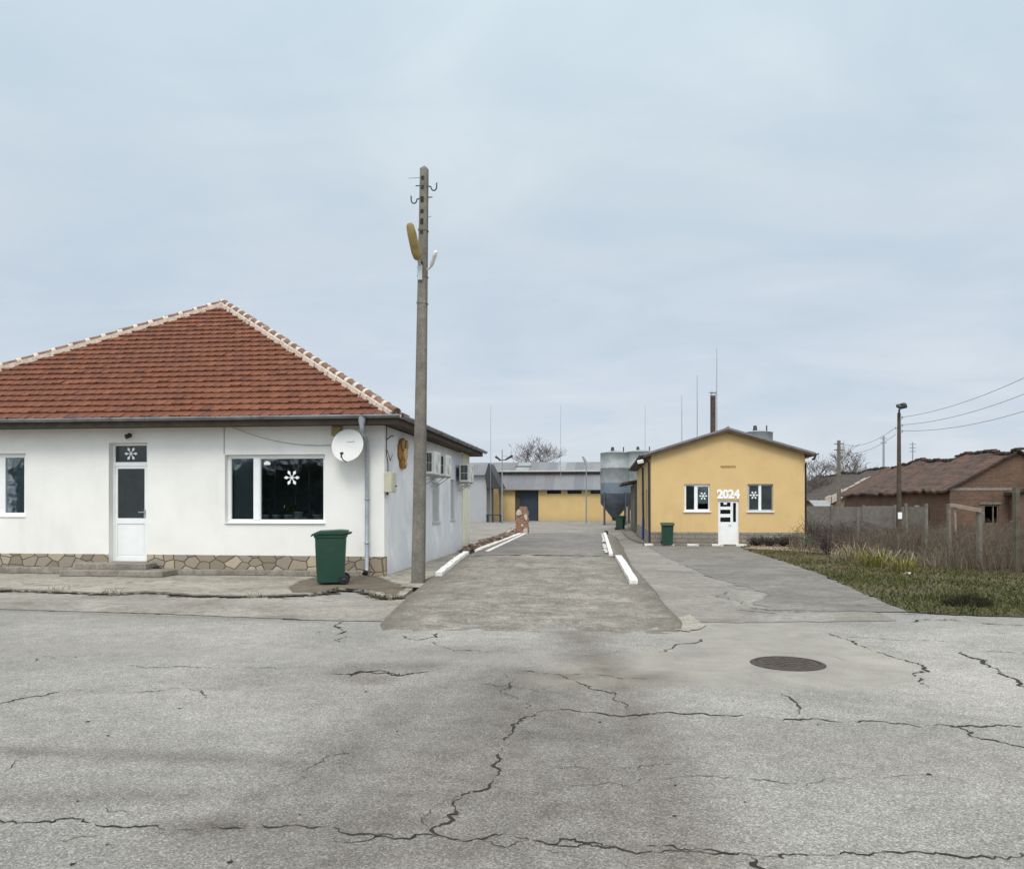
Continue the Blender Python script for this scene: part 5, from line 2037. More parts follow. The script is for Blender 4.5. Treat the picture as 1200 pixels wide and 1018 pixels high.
# lean-to behind it, stove pipe
lx0 = X0 + .003
lt = thing('lean_to', 'grey lean-to with dark overhanging roof behind the yellow house', 'lean-to', (X0, YHB + 3, GH))
w = MB()
w.bx(X0 - .15, X0 + 4, YHB + .35, YHB + 9, GH, 3.0)
w.build('wall', M['fencepanel'], lt)
w = MB()
w.prism([(X0 - 1.05, 2.95), (X0 - 1.05, 3.08), (X0 + 4.2, 4.0), (X0 + 4.2, 3.87)], 'Y', YHB + .36, YHB + 9.4)
w.build('roof', M['soffit'], lt)
q = PY(835.5, 503, YH + 4)
sp = thing('stove_pipe', 'rust brown stove pipe with pale cap on the yellow house roof', 'stove pipe', (q.x, YH + 4, ZPK - .3))
zt = PF(835, 467, 44).z
w = MB()
w.tube([(q.x, YH + 4, ZPK - .5), (q.x, YH + 4, zt)], .14, 14)
w.build('pipe', plain('sooty rust pipe', (.075, .045, .036), .85, var=.4, scale=6), sp)
w = MB()
w.tube([(q.x, YH + 4, zt), (q.x, YH + 4, zt + .07)], .15, 14)
w.lathe([(0, .26), (.20, .17), (.2, .15), (0, .16)], (q.x, YH + 4, zt + .02), 14)
for a_ in range(3):
    g_ = a_ * 2.1
    w.tube([(q.x + .13 * math.cos(g_), YH + 4 + .13 * math.sin(g_), zt), (q.x + .13 * math.cos(g_), YH + 4 + .13 * math.sin(g_), zt + .19)], .012, 5)
w.build('cap', M['zinc'], sp)

# lightning rods: thin masts standing behind the buildings
for px, yt, yb, f, r0, lb in (
        (840, 408, 500, 47, .035, 'tallest thin lightning rod rising right beside the rusty stove pipe'),
        (817, 440, 508, 52, .035, 'lightning rod on the yellow house side of the stove pipe, second tallest'),
        (799, 463, 515, 56, .032, 'short lightning rod over the roof slope of the yellow house'),
        (756, 474, 535, 70, .035, 'faint lightning rod above the eave corner of the yellow house'),
        (657, 475, 545, 88, .045, 'lightning rod over the middle of the long barn roof'),
        (575, 475, 548, 80, .045, 'lightning rod above the tin shed with the dark gable')):
    a, e = PF(px, yt, f), PF(px, yb, f)
    w = MB()
    zb = GH if f > 60 else e.z - 1.0
    kf = .55 if f > 60 else .8
    w.tube([(e.x, e.y, zb), (e.x, e.y, (e.z + a.z) / 2), (a.x, a.y, a.z)], [r0 * kf, r0 * .8 * kf, r0 * .45 * kf], 6)
    tag(w.build('lightning_rod', M['steel'], None, origin=(e.x, e.y, zb)), lb, 'lightning rod', 'thin lightning rods')

# kerb stones in front of the yellow house, alternately limewashed
gy = 'kerb stones before the yellow house'
zk = gz(39.2) + .10
wx = [(755, 765.5), (777, 790.5), (805, 819), (834, 848), (862, 875)]
wl = ['limewashed kerb stone nearest the yellow house corner downpipe', 'limewashed kerb stone in front of the bin at the yellow house', 'limewashed kerb stone under the curtained window of the yellow house',
      'limewashed kerb stone in front of the white door of the yellow house', 'limewashed kerb stone just past the yellow house door beside the flowerbed']
YK = 39.1
prev = None
dl = ['bare grey kerb stone between the corner and the bin', 'bare grey kerb stone between bin and curtained window', 'bare grey kerb stone before the white door', 'bare grey kerb stone past the white door']
for k, (a, b_) in enumerate(wx):
    xa, xb = PY(a, 638, YK).x, PY(b_, 638, YK).x
    w = MB()
    w.bx(xa + .004, xb - .004, YK - .1, YK + .1, gz(YK) - .05, zk)
    tag(w.build('kerb_stone', M['kerbwhite'], None, origin=((xa + xb) / 2, YK, gz(YK)), bevel=.012), wl[k], 'kerb stone', gy)
    if prev is not None:
        w = MB()
        w.bx(prev + .004, xa - .004, YK - .098, YK + .1, gz(YK) - .05, zk - .006)
        tag(w.build('kerb_stone', M['kerbgrey'], None, origin=((xa + prev) / 2, YK, gz(YK)), bevel=.012), dl[k - 1], 'kerb stone', gy)
    prev = xb
# low kerb line bending from there along the side of the house
pts = [(PY(755, 638, YK).x - .02, 39.1), (2.2, 39.6), (1.75, 42), (1.45, 46), (1.35, 52), (1.3, 60)]
w = MB()
for i in range(len(pts) - 1):
    a, b_ = Vector(pts[i]), Vector(pts[i + 1])
    d = (b_ - a).normalized()
    nn = Vector((-d.y, d.x)) * .07
    za, zb = gz(a.y), gz(b_.y)
    w.add([(a.x - nn.x, a.y - nn.y, za - .05), (a.x + nn.x, a.y + nn.y, za - .05), (a.x + nn.x, a.y + nn.y, za + .09), (a.x - nn.x, a.y - nn.y, za + .09),
           (b_.x - nn.x, b_.y - nn.y, zb - .05), (b_.x + nn.x, b_.y + nn.y, zb - .05), (b_.x + nn.x, b_.y + nn.y, zb + .09), (b_.x - nn.x, b_.y - nn.y, zb + .09)],
          [(3, 2, 6, 7), (0, 3, 7, 4), (1, 5, 6, 2), (0, 1, 2, 3), (4, 7, 6, 5)])
tag(w.build('side_kerb', M['kerbgrey'], None, origin=(pts[0][0], 39.6, gz(39.6))), 'thin pale kerb bending along the side wall of the yellow house', 'kerb')

# ------------------------------------------------------------------ long barn at the back
YBn = 86.0
ba, bz_ = PY(556, 610, YBn).x - 6, PY(764, 610, YBn).x
gB = -.3
barn = thing('barn', 'long yellow barn with two tiered grey tin roof across the back of the yard', 'barn', ((ba + bz_) / 2, YBn, gB))
zt1 = PY(640, 571, YBn).z
ops = [rect(603.5, 574, 631, 613, YBn)] + [rect(a, 573.5, b_, 578.5, YBn) for a, b_ in ((641, 657.5), (665, 681.5), (692, 708))]
ops[0] = (ops[0][0], ops[0][1], gB, ops[0][3])
w = MB()
wall_panel(w, 'Y', YBn, ba, bz_, gB, zt1, ops, .3)
w.bx(ba, ba + .3, YBn + .31, YBn + 14, gB, zt1)
w.bx(bz_ - .3, bz_, YBn + .31, YBn + 14, gB, zt1)
w.build('wall', M['oldyellow'], barn)
d = MB()
d.bx(ops[0][0] - .1, ops[0][1] + .1, YBn + .35, YBn + .40, gB, ops[0][3] + .1)
d.build('door', M['bluedoor'], barn)
d = MB()
d.bx(ops[0][0], ops[0][0] + .5, YBn + .25, YBn + .34, gB, ops[0][3])
d.bx(ops[0][0] + .502, ops[0][1], YBn + .25, YBn + .34, ops[0][3] - .3, ops[0][3])
d.build('door_frame', M['soffit'], barn)
for o_ in ops[1:]:
    g = MB()
    g.bx(o_[0] - .02, o_[1] + .02, YBn + .12, YBn + .16, o_[2] - .02, o_[3] + .02)
    g.build('window', M['blackglass'], barn)
za, zb_ = PY(640, 573.5, YBn - .6).z, PY(640, 556.5, YBn + 3.4).z
zc, zd = PY(640, 552.5, YBn + 3.2).z, PY(640, 541.5, YBn + 8.5).z


def slab(mb, x0, x1, y0, z0, y1, z1, t=.06, mi=0):
    mb.add([(x0, y0, z0), (x1, y0, z0), (x1, y1, z1), (x0, y1, z1), (x0, y0, z0 - t), (x1, y0, z0 - t), (x1, y1, z1 - t), (x0, y1, z1 - t)],
           [(0, 1, 2, 3), (4, 7, 6, 5), (0, 4, 5, 1), (1, 5, 6, 2), (2, 6, 7, 3), (3, 7, 4, 0)], mi)


w = MB()
slab(w, PY(584, 560, YBn).x, bz_ + .4, YBn - .6, za, YBn + 3.4, zb_)
w.build('lower_roof', M['metalroof2'], barn)
w = MB()
slab(w, ba - .4, bz_ + .4, YBn + 3.2, zc, YBn + 8.5, zd)
slab(w, ba - .4, bz_ + .4, YBn + 14, zc, YBn + 8.5, zd)
rf = w.build('upper_roof', M['metalroof'], barn)
w = MB()
for px0, px1 in ((655, 663), (605, 620)):       # pale translucent sheets
    u0, u1 = PY(px0, 548, YBn + 5).x, PY(px1, 548, YBn + 5).x
    k0, k1 = .12, .95
    yy = lambda k: YBn + 3.2 + 5.3 * k
    zz_ = lambda k: zc + (zd - zc) * k + .012
    slab(w, u0, u1, yy(k0), zz_(k0) + .0, yy(k1), zz_(k1), .01)
slab(w, PY(585, 553, YBn + 3).x, bz_ + .41, YBn + 3.15, zc + .01, YBn + 3.9, zc + .01 + (zd - zc) * .75 / 5.3 + .006, .012)
w.build('pale_sheets', M['silopale'], rf)
w = MB()
q = PY(613, 546, YBn + 6)
slab(w, q.x - .9, q.x + .9, YBn + 5.6, zc + (zd - zc) * .45 + .02, YBn + 6.4, zc + (zd - zc) * .6 + .02, .01)
w.build('roof_hatch', M['darkmetal'], rf)
w = MB()
w.bx(ba, bz_, YBn + 3.42, YBn + 3.6, zt1 + .01, zc - .08)
w.build('clerestory', M['soffit'], barn)

# tin shed with a dark open gable in front of it
YS_ = 80.0
gS = -.28
sa, sb = PY(556, 608, YS_).x, PY(570, 608, YS_).x
shd = thing('tin_shed', 'pale blue tin shed with a dark open gable roof', 'shed', (sa, YS_, gS))
zw = PY(565, 556, YS_).z
zr = PY(572, 542.5, YS_).z
w = MB()
w.bx(sa - 6, sb, YS_, YS_ + .2, gS, zw)
w.bx(sb - .2, sb, YS_ + .21, YS_ + 5, gS, zw)
w.build('wall', M['tinwall'], shd)
w = MB()
g0, g1, g2 = PY(568.5, 557, YS_ - .2), PY(572.5, 542.5, YS_ - .2), PY(587, 572, YS_ - .2)
slab(w, sa - 6, PY(569, 556, YS_).x, YS_ - .5, zw - .02, YS_ + 3.6, zr + .02, .07)
w.build('roof', M['metalroof2'], shd)
w = MB()
w.prism([(g0.x, g0.z), (g1.x, g1.z), (g2.x, g2.z), (PY(571, 573, YS_).x, g2.z)], 'Y', YS_ - .35, YS_ + 4.0)
w.build('gable', M['darkmetal'], shd)
for px in (577.5, 586):
    w = MB()
    q = PY(px, 600, YS_ + .5)
    w.bx(q.x - .06, q.x + .06, YS_ + .4, YS_ + .52, gS, g2.z)
    w.build('post', M['darkmetal'], shd)
q = PY(579, 606, YS_ - .3)
tb = thing('work_table', 'dark low work table under the open gable of the tin shed', 'table', (q.x, YS_ - .3, gS))
w = MB()
w.bx(q.x - .75, q.x + .75, YS_ - .8, YS_ + .1, gS + .72, gS + .80)
w.build('table_top', M['bluedoor'], tb)
for sx in (-1, 1):
    for yy_ in (-.75, .0):
        w = MB()
        w.bx(q.x + sx * .65 - .05, q.x + sx * .65 + .05, YS_ + yy_, YS_ + yy_ + .08, gS, gS + .719)
        w.build('leg', M['bluedoor'], tb)

# ------------------------------------------------------------------ silos


def silo(px, f, d, ytop, ycyl, yband, ycone, label, legs=True, hopper=True):
    c = PF(px, 590, f)
    zt_, zc_, zb2, zk_ = [PF(px, y, f).z for y in (ytop, ycyl, yband, ycone)]
    g = gz(c.y)
    t = thing('silo', label, 'silo', (c.x, c.y, g), 'galvanised silos')
    r_ = d / 2
    w = MB()
    prof = []
    n_ = 2
    for k in range(n_):
        z0, z1 = zc_ + (zt_ - zc_) * k / n_, zc_ + (zt_ - zc_) * (k + 1) / n_
        prof += [(r_, z0), (r_, z1 - .02), (r_ + .006, z1 - .015), (r_ + .006, z1 - .001)]
    w.lathe(prof, (c.x, c.y, 0), 32)
    w.lathe([(r_ + .04, zt_), (r_ * .5, zt_ + d * .06), (0.0, zt_ + d * .09)], (c.x, c.y, 0), 32)
    w.build('cylinder', M['silopale'], t)
    w = MB()
    w.tube([(c.x - .2, c.y, zt_ + .1), (c.x - .2, c.y, zt_ + .55)], [.18, .12], 8)
    w.tube([(c.x + r_ * .6, c.y, zt_), (c.x + r_ * .6, c.y, zt_ + .55)], .05, 6)
    w.build('hatch', M['darkmetal'], t)
    if hopper:
        w = MB()
        zm_ = zb2 + (zc_ - zb2) * .5
        w.lathe([(r_ - .01, zc_), (r_ - .01, zm_)], (c.x, c.y, 0), 32)
        w.build('band', M['silomid'], t)
        w = MB()
        w.lathe([(r_ - .012, zm_), (r_ - .015, zb2), (.28, zk_), (.2, zk_ - .3), (.0, zk_ - .3)], (c.x, c.y, 0), 32)
        w.build('hopper', M['silodark'], t)
    if legs:
        for k in range(4):
            a_ = math.pi / 4 + k * math.pi / 2
            w = MB()
            w.tube([(c.x + math.cos(a_) * (r_ + .02), c.y + math.sin(a_) * (r_ + .02), g), (c.x + math.cos(a_) * (r_ + .02), c.y + math.sin(a_) * (r_ + .02), zm_ + .1)], .09, 8)
            w.build('leg', M['silodark'], t)
    return t, c, r_


silo(720.5, 72, 2.55, 531, 566, 590, 606, 'feed silo with a dark hopper on legs at the back of the driveway')
silo(750, 78, 3.0, 530, 566, 590, 606, 'pale silo peeping between the hopper silo and the yellow house roof')
silo(888, 62, 2.2, 507, 566, 590, 606, 'silo top rising behind the roof slope of the yellow house')

# yard lamp posts
for px, ytop, ybot, f, lb, kind in ((687, 540, 612, 78, 'slim yard lamp post with a tilted head in front of the barn', 0), (588.5, 527, 608, 76, 'yard pole with a cross arm and two lamp heads near the tin shed', 1)):
    a, e = PF(px, ytop, f), PF(px, ybot, f)
    g = gz(e.y)
    t = thing('yard_lamp_post', lb, 'lamp post', (e.x, e.y, g))
    w = MB()
    w.tube([(e.x, e.y, g), (a.x, a.y, a.z)], [.07, .045], 8)
    w.build('post', M['steel'], t)
    if kind == 0:
        w = MB()
        w.tube([(a.x, a.y, a.z - .5), (a.x - .15, a.y - .2, a.z + .1), (a.x - .35, a.y - .4, a.z + .45)], [.07, .13, .10], 8)
        w.build('lamp_head', M['pvcgrey'], t)
    else:
        w = MB()
        w.tube([(a.x - .3, a.y, a.z - 1.0), (a.x + .4, a.y, a.z - .9)], .05, 6)
        w.build('cross_arm', M['darkmetal'], t)
        for sx, dz in ((-.45, -.62), (.7, -.55)):
            w = MB()
            w.tube([(a.x + sx * .4, a.y, a.z - .95), (a.x + sx * 1.4, a.y - .1, a.z + dz)], [.07, .12], 8)
            w.build('lamp_head', M['darkmetal'], t)


# ------------------------------------------------------------------ bare trees
def bare_tree(base, h, label, seed, spread=.55, levels=6, r0=.2, rmin=.016):
    rr = random.Random(seed)
    t = thing('bare_tree', label, 'tree', base)
    tr_, cr_ = MB(), MB()

    def grow(p, d, L, r_, lev):
        q = p
        pts, rs = [p], [r_]
        for k in range(3):
            d = (d + Vector((rr.gauss(0, .14), rr.gauss(0, .14), rr.gauss(.05, .08)))).normalized()
            q = q + d * (L / 3)
            pts.append(q)
            rs.append(max(rmin, r_ * (1 - .13 * (k + 1))))
        (tr_ if lev < 2 else cr_).tube(pts, rs, 6 if lev < 2 else 3, False)
        if lev >= levels:
            return
        nb = 3 if lev < 3 else rr.choice((2, 3, 3))
        for k in range(nb):
            a = rr.uniform(0, 6.283)
            o = Vector((math.cos(a), math.sin(a), rr.uniform(-.1, .35)))
            nd = (d * (1 - spread * .6) + o * spread * rr.uniform(.6, 1.2)).normalized()
            f_ = rr.uniform(.55, 1.0)
            grow(pts[0].lerp(q, f_) if k else q, nd, L * rr.uniform(.62, .85), rs[-1] * rr.uniform(.5, .72), lev + 1)
    grow(Vector(base), Vector((rr.gauss(0, .05), 0, 1)), h * .30, r0, 0)
    tr_.build('trunk', M['bark'], t, fix=False)
    cr_.build('crown', M['bark'], t, fix=False)


p = PF(612, 590, 105)
bare_tree((p.x, p.y, -.3), 11.5, 'bare winter tree rising behind the barn roof', 3, .6, 6, .24)
p = PF(634, 590, 108)
bare_tree((p.x, p.y, -.3), 10.5, 'smaller bare tree beside the winter tree behind the barn', 14, .6, 6, .2)
for px, f, h, sd, lb in ((972, 88, 6.4, 5, 'bare tree directly beside the yellow house wall behind the old sheds'), (990, 92, 7.2, 8, 'bare tree behind the thin concrete pole'), (1030, 110, 6.6, 19, 'faint bare tree behind the roof of the pale verge shed'), (958, 84, 5.0, 23, 'low bare tree emerging at the yellow house gutter')):
    p = PF(px, 590, f)
    bare_tree((p.x, p.y, -.5), h * 1.3, lb, sd, .62, 6, .16)

# ------------------------------------------------------------------ old brick sheds


def old_house(name, label, xs_, yn, yf, ze, zp, xw_, wallm, roofm, win=None, band=True, g=-.8, wob=.14, seed=1):
    """gable towards the road; xs_ = left wall x, xw_ = ridge x"""
    rr = random.Random(seed)
    xr_ = 2 * xw_ - xs_
    t = thing(name, label, 'shed', (xw_, yn, g))
    w = MB()
    wall_panel(w, 'Y', yn, xs_, xr_, g, ze, [win] if win else [], .3)
    w.add([(xs_, yn, ze), (xr_, yn, ze), (xw_, yn, zp - .12), (xs_, yn + .3, ze), (xr_, yn + .3, ze), (xw_, yn + .3, zp - .12)], [(0, 1, 2), (3, 5, 4), (0, 2, 5, 3), (1, 4, 5, 2)])
    w.bx(xs_ + .002, xs_ + .3, yn + .302, yf, g, ze - .02)
    w.bx(xr_ - .3, xr_ - .002, yn + .302, yf, g, ze - .02)
    w.bx(xs_ + .31, xr_ - .31, yf - .3, yf - .002, g, ze - .02)
    w.build('wall', wallm, t)
    if band:
        w = MB()
        w.bx(xs_ - .02, xr_ + .02, yn - .025, yn - .002, ze - .12, ze + .02)
        w.build('lintel_band', M['ledge'], t)
    # sagging tile roof
    ny_, nx_ = 40, 14
    for sgn in (-1, 1):
        w = MB()
        vs = []
        for j in range(ny_ + 1):
            y = yn - .25 + (yf - yn + .5) * j / ny_
            sag = math.sin(j * .9 + seed) * wob * .5 + math.sin(j * .37 + seed * 2) * wob + rr.gauss(0, wob * .16)
            if j == 0:
                sag *= .2
            for k in range(nx_ + 1):
                u = k / nx_
                xe = xs_ - .35 if sgn < 0 else xr_ + .35
                x = xe + (xw_ - xe) * u
                z = ze - .12 + (zp - ze + .12) * u + sag * (.25 + .75 * u) + rr.gauss(0, .018) + (.035 if k % 2 else 0)
                if k == 0:
                    z += rr.gauss(0, .05)
                vs.append((x, y, z))
        c = nx_ + 1
        n0 = len(vs)
        vs2 = [(x, y, z - .12) for x, y, z in vs]
        fs = [(j * c + k, j * c + k + 1, (j + 1) * c + k + 1, (j + 1) * c + k) for j in range(ny_) for k in range(nx_)]
        fs2 = [tuple(i + n0 for i in reversed(f)) for f in fs]
        rim = []
        for j in range(ny_):
            rim += [(j * c, (j + 1) * c, (j + 1) * c + n0, j * c + n0), (j * c + nx_, j * c + nx_ + n0, (j + 1) * c + nx_ + n0, (j + 1) * c + nx_)]
        for k in range(nx_):
            rim += [(k, k + n0, k + 1 + n0, k + 1), (ny_ * c + k, ny_ * c + k + 1, ny_ * c + k + 1 + n0, ny_ * c + k + n0)]
        w.add(vs + vs2, fs + fs2 + rim)
        w.build('roof', roofm, t)
    w = MB()
    for j in range(int((yf - yn) / .4)):
        y = yn - .2 + j * .4
        sagj = (y - yn + .25) / (yf - yn + .5) * ny_
        sag = math.sin(sagj * .9 + seed) * wob * .5 + math.sin(sagj * .37 + seed * 2) * wob
        w.box((xw_ + rr.gauss(0, .03), y, zp + sag + .05 + rr.gauss(0, .03)), (.34, .42, .14), (rr.gauss(0, .1), rr.gauss(0, .1), 0))
    w.build('ridge', roofm, t)
    return t


px = PY(1113, 590, 50)
pk = PY(1192, 527, 50)
wz = rect(1151, 591, 1170.5, 614, 50)
sh = old_house('brick_shed', 'long old brick shed with sagging dark tile roof and one window in its gable', px.x, 50, 71, PY(1113, 572, 50).z, pk.z, pk.x, M['brick'], M['oldtile'], wz, seed=2)
w = MB()
wall_panel(w, 'Y', 50.05, wz[0] + .003, wz[1] - .003, wz[2] + .003, wz[3] - .003, [(wz[0] + .16, wz[1] - .32, wz[2] + .06, wz[3] - .10), (wz[1] - .26, wz[1] - .06, wz[2] + .06, wz[3] - .10)], .08)
w.bx(wz[0] - .18, wz[1] + .12, 49.94, 49.997, wz[3] + .004, wz[3] + .14)
fo = w.build('window', M['woodgrey'], sh)
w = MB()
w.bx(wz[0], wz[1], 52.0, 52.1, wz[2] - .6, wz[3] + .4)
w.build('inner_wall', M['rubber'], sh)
w = MB()   # boarded door and patches in the long side wall
for (y0, y1, z0, z1) in ((53, 54.2, -.8, 1.35), (57.5, 58.4, .5, 1.5)):
    w.bx(px.x - .04, px.x - .003, y0, y1, z0, z1)
w.build('side_door', M['wood'], sh)
w = MB()
w.bx(px.x - .03, px.x - .002, 54.6, 55.3, .9, 1.5)
w.build('patch', M['plaster'], sh)
e2 = PY(972, 585, 75)
p2_ = PY(1042, 549, 75)
sh2_ = old_house('brick_shed', 'old shed with a pale plastered verge and grey tiles beyond the concrete fence', e2.x, 75, 100, e2.z, p2_.z, p2_.x, M['brickbright'], M['oldtilegrey'], None, band=False, seed=6, wob=.1)
w = MB()
xr2 = 2 * p2_.x - e2.x
for k in range(11):      # crumbling verge
    u0, u1 = k / 11, (k + 1) / 11 - .012
    rr_ = random.Random(k)
    xa, xb = e2.x - .4 + (p2_.x - e2.x + .4) * u0, e2.x - .4 + (p2_.x - e2.x + .4) * u1
    za_, zb2 = e2.z - .1 + (p2_.z - e2.z + .1) * u0, e2.z - .1 + (p2_.z - e2.z + .1) * u1
    hh = .16 + rr_.uniform(-.05, .12)
    w.prism([(xa, za_ - .5), (xb, zb2 - .5), (xb, zb2 + hh), (xa, za_ + hh)], 'Y', 74.6, 75.0 - .003)
w.build('verge', M['plaster'], sh2_)
w = MB()
slab(w, PY(955, 590, 70).x, PY(976, 590, 70).x, 69, PY(960, 597, 69).z, 72, PY(970, 586, 72).z, .08)
tag(w.build('tin_sheet', M['silopale'], None, origin=(PY(965, 590, 70).x, 70, 0)), 'pale tin sheet sloping behind the concrete fence by the yellow house', 'tin sheet')

# small roof corner of a second building at the photo's edge
q0_, q1_ = PY(1184, 577, 49.2), PY(1200, 566, 49.2)
an = thing('brick_annex', 'brick annex with a dark overhanging eave at the edge of the view', 'shed', (q0_.x + 2, 49, -.6))
w = MB()
w.bx(PY(1190, 590, 49.2).x, q0_.x + 5, 49.1, 49.9, -.8, q0_.z - .12)
w.build('wall', M['brick'], an)
w = MB()
w.prism([(q0_.x, q0_.z - .14), (q0_.x + 5, q0_.z + 1.9), (q0_.x + 5, q0_.z + 2.05), (q0_.x, q0_.z + .02)], 'Y', 48.8, 49.93)
w.build('roof', M['oldtile'], an)

# ------------------------------------------------------------------ concrete panel fence
YFn = 52.0
cf = thing('concrete_fence', 'grey concrete panel fence between the yellow house and the brick shed', 'fence', (PY(1000, 600, YFn).x, YFn, -.5))
x = PY(938, 600, YFn).x
xe = PY(1062, 600, YFn).x
ztop = PY(1000, 592.5, YFn).z
k = 0
while x < xe:
    rr_ = random.Random(k)
    w = MB()
    w.bx(x + .07, x + 1.80, YFn, YFn + .07, -.8, ztop - .03 + rr_.uniform(-.04, .02))
    w.build('panel', M['fencepanel'], cf)
    w = MB()
    w.bx(x - .068, x + .068, YFn - .04, YFn + .10, -.8, ztop + .06)
    w.build('post', M['fencepanel'], cf)
    x += 1.87
    k += 1
mdx = PY(1005, 610, 50)
w = MB()
rr = random.Random(12)
prof = [(3.4, -.6), (2.7, -.2), (1.7, .25), (.8, .55), (0, .62)]
w.lathe(prof, (mdx.x, 50.2, -.1), 26)
for i, v in enumerate(w.v):
    w.v[i] = (v[0] + rr.gauss(0, .05), 50.2 + (v[1] - 50.2) * .3 + rr.gauss(0, .04), v[2] + rr.gauss(0, .04))
tag(w.build('soil_heap', plain('dark soil heap', (.055, .048, .045), .95, var=.4, scale=3, bs=.6, bscale=10), None, origin=(mdx.x, 50.2, -.6)), 'dark mound of earth in front of the concrete panel fence', 'soil heap')

# ------------------------------------------------------------------ poles and wires on the right
a, e = PF(1053.5, 477, 42), PF(1053.5, 640, 42)
lp_ = thing('lamp_pole', 'dark wooden pole with a lamp on top and a white notice', 'utility pole', (e.x, e.y, -.6))
w = MB()
w.tube([(e.x - .02, e.y, -.7), (e.x, e.y, 2), (a.x, a.y, a.z - .3)], [.14, .12, .085], 10)
w.build('shaft', M['wood'], lp_)
w = MB()
w.tube([(a.x, a.y, a.z - .35), (a.x, a.y - .05, a.z - .1)], .05, 8)
w.box((a.x + .04, a.y - .25, a.z + .02), (.34, .55, .16), (R(18), R(-14), 0))
w.lathe([(0, .12), (.12, .08), (.16, 0), (0, -.04)], (a.x + .12, a.y - .3, a.z + .08), 12)
w.build('lamp_head', M['darkmetal'], lp_, bevel=.012)
ins = []
w = MB()
for (dx, py_) in ((.16, 491), (.16, 500), (.16, 507), (-.16, 503)):
    z = PF(1053, py_, 42).z
    w.tube([(a.x, a.y, z), (a.x + dx, a.y, z), (a.x + dx, a.y, z + .06)], .014, 6)
    w.lathe([(0, 0), (.035, 0), (.045, .05), (.03, .10), (0, .11)], (a.x + dx, a.y, z + .05), 8)
    ins.append(Vector((a.x + dx, a.y, z + .10)))
w.build('insulators', M['pvcgrey'], lp_)
w = MB()
q = PF(1053, 604, 41.8)
w.box((e.x, e.y - .135, q.z), (.20, .02, .34))
w.build('notice', M['decal'], lp_)
gw = 'wires from the lamp pole'
wl_ = ['topmost wire running from the lamp pole up towards the photo edge', 'middle wire running from the lamp pole up towards the photo edge', 'lowest wire sagging from the lamp pole towards the photo edge']
for k, (pxe, pye) in enumerate(((1330, 372), (1330, 400), (1330, 432))):
    p0 = ins[k]
    p1 = PF(pxe, pye, 26)
    w = MB()
    w.tube([p0.lerp(p1, t / 24) - Vector((0, 0, 4 * (t / 24) * (1 - t / 24) * .55)) for t in range(25)], .012, 4, False)
    tag(w.build('power_line', M['cable'], None, origin=p0), wl_[k], 'wire', gw)
sp_ = []
for px_p, yt, f, lb, r_, nm in ((983, 516, 60, 'plain grey concrete pole behind the fence near the yellow house', .15, 'pole'), (1035.5, 511, 88, 'thin grey mast behind the pale verge shed', .12, 'pole'), (1069.5, 518, 100, 'far thin mast with short cross pins over the brick shed roof', .08, 'pole')):
    a2 = PF(px_p, yt, f)
    t = thing('concrete_pole', lb, 'utility pole', (a2.x, a2.y, -.6))
    w = MB()
    w.tube([(a2.x, a2.y, -.7), (a2.x, a2.y, a2.z)], [r_ * 1.15, r_ * .85], 4 if f < 70 else 8, True, 0, False)
    w.build('shaft', M['pole'] if f < 70 else M['steel'], t)
    w = MB()
    for k in range(3 if f > 90 else 2):
        z = a2.z - .25 - k * .45
        w.tube([(a2.x - .35, a2.y, z), (a2.x + .35, a2.y, z)], .03, 5)
    w.build('cross_pin', M['darkmetal'], t)
    sp_.append(a2)
for k, (p0, p1, lb) in enumerate(((ins[3], sp_[0] - Vector((0, 0, .2)), 'upper slack wire from the lamp pole to the grey concrete pole'), (ins[3] - Vector((.0, 0, .35)), sp_[0] - Vector((0, 0, .75)), 'lower slack wire from the lamp pole to the grey concrete pole'))):
    w = MB()
    w.tube([p0.lerp(p1, t / 20) - Vector((0, 0, 4 * (t / 20) * (1 - t / 20) * .5)) for t in range(21)], .012, 4, False)
    tag(w.build('power_line', M['cable'], None, origin=p0), lb, 'wire', gw)

# ------------------------------------------------------------------ post and wire fence on the verge
wf = thing('wire_fence', 'old post and wire fence with a leaning wooden rail along the weeds', 'fence', (PY(1147, 660, 22).x, 22, gz(22)))
posts = [(1005, 596, 36, .05), (1062, 590, 30, .045), (1085, 590, 27, .05), (1112, 590, 24.5, .05), (1147.5, 595, 22.0, .06), (1191, 571, 20.5, .066), (1240, 575, 19.5, .06)]
tops = []
for px_p, yt, f, r_ in posts:
    t0 = PF(px_p, yt, f)
    g = gz(t0.y)
    w = MB()
    w.box((t0.x, t0.y, (g - .2 + t0.z) / 2), (r_ * 1.8, r_ * 1.8, t0.z - g + .2), (0, R(random.Random(px_p).uniform(-1.5, 1.5)), .3))
    w.build('post', M['woodgrey'] if r_ < .064 else plain('lichened post', (.105, .09, .066), .95, var=.35, scale=5), wf)
    tops.append((t0, g))
w = MB()
p0, p1 = PF(1116, 592.5, 22.4), PF(1148, 597, 21.9)
w.box((p0 + p1) / 2, ((p1 - p0).length + .1, .06, .10), (0, math.atan2(p0.z - p1.z, p1.x - p0.x), math.atan2(p1.y - p0.y, p1.x - p0.x)))
w.tube([PF(1119, 594, 22.4), PF(1120, 622, 22.4)], .03, 6)
w.build('rail', plain('pale old wood', (.27, .22, .17), .95, var=.25, scale=5), wf)
w = MB()
for i in range(len(tops) - 1):
    (a_, ga), (b2, gb) = tops[i], tops[i + 1]
    for h in (.25, .5, .75, 1.0):
        w.tube([(a_.x, a_.y, ga + h), ((a_.x + b2.x) / 2, (a_.y + b2.y) / 2, (ga + gb) / 2 + h - .03), (b2.x, b2.y, gb + h)], .004, 4, False)
w.build('wire', M['rustmetal'], wf)

